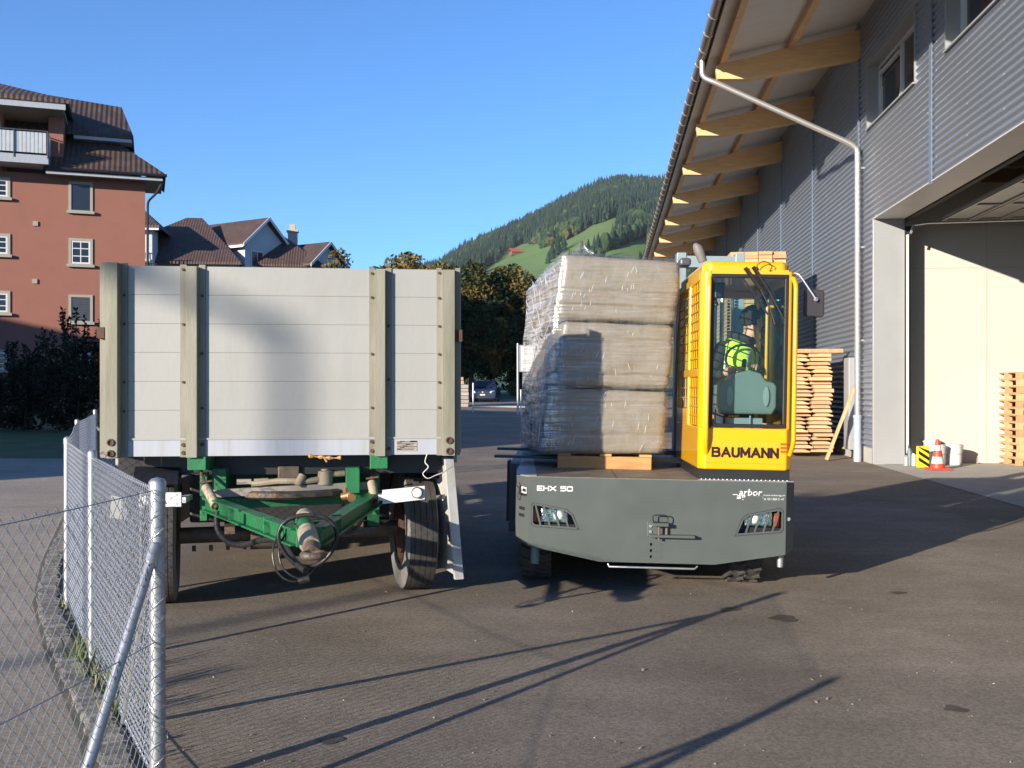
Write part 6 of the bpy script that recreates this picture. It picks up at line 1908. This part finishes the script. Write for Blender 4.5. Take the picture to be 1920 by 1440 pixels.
def fingers(tag_, palm, fwd, side, up):
    palm = Vector(palm); fwd = Vector(fwd).normalized(); side = Vector(side).normalized(); up = Vector(up).normalized()
    for i, (off, ln_) in enumerate(((.027, .062), (.009, .072), (-.009, .068), (-.026, .054))):
        a = palm + fwd * .035 + side * off; b = a + fwd * ln_ * .5 - up * .010; c = b + fwd * ln_ * .28 - up * .025; e_ = c - up * .022 + fwd * .002
        for nm, p_, r_ in (('a', a, .0105), ('b', b, .0095), ('c', c, .0085), ('d', e_, .007)): PN['%s%d%s' % (tag_, i, nm)] = (tuple(p_), r_)
        PE.extend([('pa' + tag_, '%s%da' % (tag_, i)), ('%s%da' % (tag_, i), '%s%db' % (tag_, i)), ('%s%db' % (tag_, i), '%s%dc' % (tag_, i)), ('%s%dc' % (tag_, i), '%s%dd' % (tag_, i))])
    a = palm + side * .034 + fwd * .002; b = a + side * .016 + fwd * .028 - up * .008; c = b + fwd * .024 - up * .010
    for nm, p_, r_ in (('ta', a, .012), ('tb', b, .0105), ('tc', c, .008)): PN[tag_ + nm] = (tuple(p_), r_)
    PE.extend([('pa' + tag_, tag_ + 'ta'), (tag_ + 'ta', tag_ + 'tb'), (tag_ + 'tb', tag_ + 'tc')])
fingers('r', PN['par'][0], (.5, -.75, .3), (.8, .5, .1), (-.1, .2, 1))
fingers('l', PN['pal'][0], (-.35, -.85, .3), (-.9, .4, .1), (.1, .2, 1))
MTS = mat("skin", (.50, .27, .18), .55, 0, .06, 20)
MTD = mat("black_hoodie", (.016, .016, .019), .9, 0, .2, 20)
MTJ = mat("dark_trousers", (.03, .035, .06), .9, 0, .2, 20)
MTV = mat("hi_vis_vest", (.50, .90, .06), .7, 0, .1, 12)
MTG = mat("reflective_band", (.45, .46, .47), .4, .2, .05, 10)
try:
    bme = skin_mesh('body', PN, PE, 'pelvis', 2)
except Exception as ex:
    print('SKIN FAILED', ex); raise
for m_ in (MTD, MTS, MTJ): bme.materials.append(m_)
for p_ in bme.polygons:
    c = p_.center
    if c.z > 2.0: p_.material_index = 1
    elif (c - Vector(PN['wrr'][0])).length < .16 and c.y < .56: p_.material_index = 1
    elif (c - Vector(PN['wrl'][0])).length < .16 and c.y < .64: p_.material_index = 1
    elif c.z < 1.5: p_.material_index = 2
    else: p_.material_index = 0
# nose, brow and chin pushed out of the head surface; the face looks to +x, a little away
FD = Vector((.93, .30, -.05)).normalized(); HC = Vector((.885, .90, 2.13))
FU = Vector((0, 0, 1)); FS = FD.cross(FU).normalized()
for v in bme.vertices:
    d_ = v.co - HC
    if v.co.z > 2.03 and d_.dot(FD) > .02:
        f_, s_, u_ = d_.dot(FD), d_.dot(FS), d_.dot(FU)
        v.co += FD * (.026 * math.exp(-(s_ / .013) ** 2 - ((u_ + .012) / .022) ** 2) + .010 * math.exp(-(s_ / .03) ** 2 - ((u_ + .075) / .02) ** 2) - .008 * math.exp(-((abs(s_) - .03) / .014) ** 2 - ((u_ - .018) / .014) ** 2))
DR = empty('person', SLM.translation, SLM.to_euler(), 'driver in lime hi-vis vest over black hoodie, seated in the cab, looking right', 'person')
bo = bpy.data.objects.new('body', bme); C.objects.link(bo); bo.parent = DR
VN = {'pelvis': ((.645, .975, 1.48), .185, .21), 'spine': ((.67, .95, 1.64), .185, .215), 'chest': ((.73, .92, 1.81), .19, .225), 'top': ((.775, .915, 1.93), .135, .16), 'shr': ((.625, .845, 1.925), .095), 'shl': ((.85, .975, 1.925), .095)}
vm = skin_mesh('vest', VN, [('pelvis', 'spine'), ('spine', 'chest'), ('chest', 'top'), ('chest', 'shr'), ('chest', 'shl')], 'pelvis', 2)
for m_ in (MTV, MTG): vm.materials.append(m_)
for p_ in vm.polygons:
    if 1.56 < p_.center.z < 1.615 or (abs(p_.center.x - .60) < .022 and p_.center.z > 1.62) or (abs(p_.center.x - .82) < .022 and p_.center.z > 1.62): p_.material_index = 1
vo = bpy.data.objects.new('vest', vm); C.objects.link(vo); vo.parent = DR
# hood collar
m = MB(); m.tube([Vector((.80, .905, 1.975)) + Vector((.085 * math.cos(i * .3927) - .02, .10 * math.sin(i * .3927), .015 - .03 * math.cos(i * .3927))) for i in range(16)], .036, 8, closed=True); m.build('hood', MTD, DR, smooth=180)
# hair: a thick uneven cap over the top and back of the head
hv, hf = ico_pts()
bmh = bmesh.new(); bmesh.ops.create_icosphere(bmh, subdivisions=5, radius=1)
dele = []
for v in bmh.verts:
    c = v.co.copy(); f_ = c.dot(FD); u_ = c.z
    n_ = noise.noise(c * 6) * .11 + noise.noise(c * 15) * .10 + random.uniform(-.012, .012)
    v.co = HC + Vector((-.012, 0, .030)) + Vector((c.x * .108, c.y * .096, c.z * .112)) * (1 + n_)
    if f_ > .12 + max(0, u_) * .75 and u_ < .62: dele.append(v)
    elif u_ < -.55: dele.append(v)
bmesh.ops.delete(bmh, geom=dele, context='VERTS')
hm = bpy.data.meshes.new('hair'); bmh.to_mesh(hm); bmh.free(); hm.materials.append(mat("black_hair", (.010, .008, .007), .8, 0, .4, 60, 1.0, 90))
hm.polygons.foreach_set("use_smooth", [True] * len(hm.polygons))
ho = bpy.data.objects.new('hair', hm); C.objects.link(ho); ho.parent = DR
for s_ in (-1, 1):
    m = MB(); ec = HC - FD * .01 + FS * (.083 * s_) + Vector((0, 0, -.005))
    m.tube([ec + Vector((0, 0, -.028)), ec + FS * .008 * s_ - FD * .006 + Vector((0, 0, -.012)), ec + FS * .012 * s_ - FD * .010 + Vector((0, 0, .012)), ec + FS * .006 * s_ + Vector((0, 0, .026))], [.008, .011, .012, .008], 8); m.build('ear', MTS, DR, smooth=180)
    m = MB(); m.tube([HC + FD * .085 + FS * (.026 * s_) + Vector((0, 0, .018)), HC + FD * .080 + FS * (.045 * s_) + Vector((0, 0, .018))], .006, 8); m.build('eye', MTD, DR)
m = MB(); m.tube([HC + FD * .087 + FS * k_ + Vector((0, 0, -.045)) for k_ in (-.022, 0, .022)], .005, 6); m.build('mouth', mat("lips", (.36, .15, .12), .5), DR)

# ------------------------------------------------------------------ parked car
cg = gz(68)
CA = empty('parked_car', (-1.95, 67.2, cg), (0, 0, R(-4)), 'dark blue hatchback parked facing the camera under the trees', 'car')
MTC = mat("car_blue", (.018, .028, .065), .25, 0, .05, 2, coat=.6)
m = MB()
sidep = [(0.02, .22), (0, .42), (.06, .70), (.30, .84), (1.10, .95), (3.9, .95), (4.1, .80), (4.1, .25), (3.7, .18), (.3, .18)]
m.prism([(-.86, y, z) for y, z in sidep], (1.72, 0, 0)); m.build('body', MTC, CA, bevel=.07, seg=3)
m = MB()
lo = [(1.12, .94), (4.0, .94)]; hi = [(1.85, 1.44), (3.45, 1.44)]
vs = [(-.82, 1.12, .94), (.82, 1.12, .94), (.82, 4.0, .94), (-.82, 4.0, .94), (-.62, 1.88, 1.44), (.62, 1.88, 1.44), (.62, 3.5, 1.44), (-.62, 3.5, 1.44)]
m.add(vs, [(0, 1, 5, 4), (1, 2, 6, 5), (2, 3, 7, 6), (3, 0, 4, 7), (4, 5, 6, 7)]); m.build('cabin', MTC, CA, bevel=.05, seg=2)
m = MB(); m.prism([(-.70, 1.185, 1.0), (.70, 1.185, 1.0), (.56, 1.80, 1.40), (-.56, 1.80, 1.40)], (0, -.012, .012)); m.build('windscreen', MT['pane'], CA)
for sg in (-1, 1):
    m = MB(); m.prism([(.80 * sg, 1.35, 1.0), (.81 * sg, 3.5, 1.0), (.665 * sg, 3.2, 1.38), (.665 * sg, 1.95, 1.38)], (.02 * sg, 0, .004)); m.build('side_window', MT['pane'], CA)
    m = MB(); m.prism([(.46 * sg, .035, .60), (.80 * sg, .12, .60), (.78 * sg, .16, .75), (.50 * sg, .08, .72)], (0, -.03, 0)); m.build('headlight', MT['white'], CA)
    m = MB(); m.box(.86 * sg - .02, .86 * sg + .12 * sg, 1.3, 1.4, .98, 1.12); m.build('wing_mirror', MTC, CA, bevel=.03)
    for y in (.75, 3.3):
        e = bpy.data.objects.new('wheel', None); C.objects.link(e); e.parent = CA; e.location = (.76 * sg, y, .31)
        m = MB(); rx = Matrix.Rotation(R(90), 4, 'Y'); m.lathe([(.2, -.09), (.30, -.10), (.31, -.06), (.31, .06), (.30, .10), (.2, .09)], 24, rx); m.build('tyre', MT['rubber'], e, smooth=40)
        m = MB(); m.lathe([(.2, -.08), (.1, -.10), (0, -.10)], 16, rx); m.lathe([(.2, .08), (.1, .10), (0, .10)], 16, rx); m.build('rim', MT['galv'], e, smooth=40)
m = MB(); m.box(-.42, .42, -.012, .02, .58, .70); m.box(-.6, .6, -.03, .0, .26, .36); m.build('grille', MT['black'], CA)
m = MB(); m.cyl((0, -.013, .66), (0, -.03, .66), .055, .055, 16); m.build('emblem', MT['galv'], CA)
m = MB(); m.box(-.17, .17, -.05, -.035, .44, .53); m.build('number_plate', MT['white'], CA)

# ------------------------------------------------------------------ notice board, low rail, stakes
bgz = gz(47)
NB = empty('notice_board', (.27, 47, bgz), label='white notice board on two tall posts half hidden behind the wrapped load', cat='sign board')
m = MB(); m.cyl((0, 0, -.1), (0, 0, 3.30), .055, .055, 12); m.build('post', MT['galv'], NB, smooth=40)
m = MB(); m.cyl((1.65, 0, -.1), (1.65, 0, 3.30), .055, .055, 12); m.build('post', MT['galv'], NB, smooth=40)
m = MB(); m.box(.07, 1.58, -.03, .03, 1.98, 3.22); m.build('panel', MT['white'], NB, bevel=.01)
m = MB(); m.box(.07, 1.58, -.045, -.031, 3.17, 3.22); m.box(.07, 1.58, -.045, -.031, 1.98, 2.03); m.box(.07, .12, -.045, -.031, 2.03, 3.17); m.box(1.53, 1.58, -.045, -.031, 2.03, 3.17); m.build('frame', MT['galv'], NB)
RL = empty('low_rail', (-1.90, 49.5, gz(49.5)), label='low white rail between thin posts in front of the parked car', cat='barrier')
m = MB(); m.tube([(0, 0, .28), (3.6, .2, .25)], .045, 8); m.build('rail', MT['white'], RL)
for x, h in ((0, 1.45), (3.6, .9)):
    m = MB(); m.cyl((x, 0, -.1), (x, 0, h), .035, .035, 8); m.build('post', MT['white'], RL)
m = MB(); m.cyl((0, 0, -.1), (0, 0, 1.18), .03, .03, 8); sk_ = m.build('marker_stake', MT['white'], None, loc=(.40, 46, gz(46))); tag(sk_, 'thin white stake beside the notice board post', 'stake')
# low shrubs and bank behind the car
tree('low_bush', (1.3, 76, gz(76)), 1.4, [((0, 0, .8), (1.8, 1.0, .8))], 1800, .12, [LG[1], LY[0]], 'low green bush right of the parked car', trunk_r=.03, limbs=3, cat='bush')
tree('low_bush', (3.0, 60, gz(60)), 1.7, [((0, 0, .8), (2.2, 1.0, .9))], 2200, .12, [LG[1], LY[1]], 'yellow-green bush behind the notice board', trunk_r=.03, limbs=3, cat='bush')

# ------------------------------------------------------------------ thin autumn haze over the valley
m = MB(); m.box(-3200, 3200, -75, 2900, -3, 520)
hz_ = m.build('haze', [], None); hz_['kind'] = 'stuff'
hm_ = bpy.data.materials.new("haze"); hm_.use_nodes = True
t = hm_.node_tree
for n in list(t.nodes): t.nodes.remove(n)
pv = t.nodes.new("ShaderNodeVolumePrincipled"); pv.inputs['Color'].default_value = (.80, .88, 1, 1); pv.inputs['Density'].default_value = .00005; pv.inputs['Anisotropy'].default_value = 0.0
oo = t.nodes.new("ShaderNodeOutputMaterial"); t.links.new(pv.outputs[0], oo.inputs['Volume'])
hz_.data.materials.append(hm_)
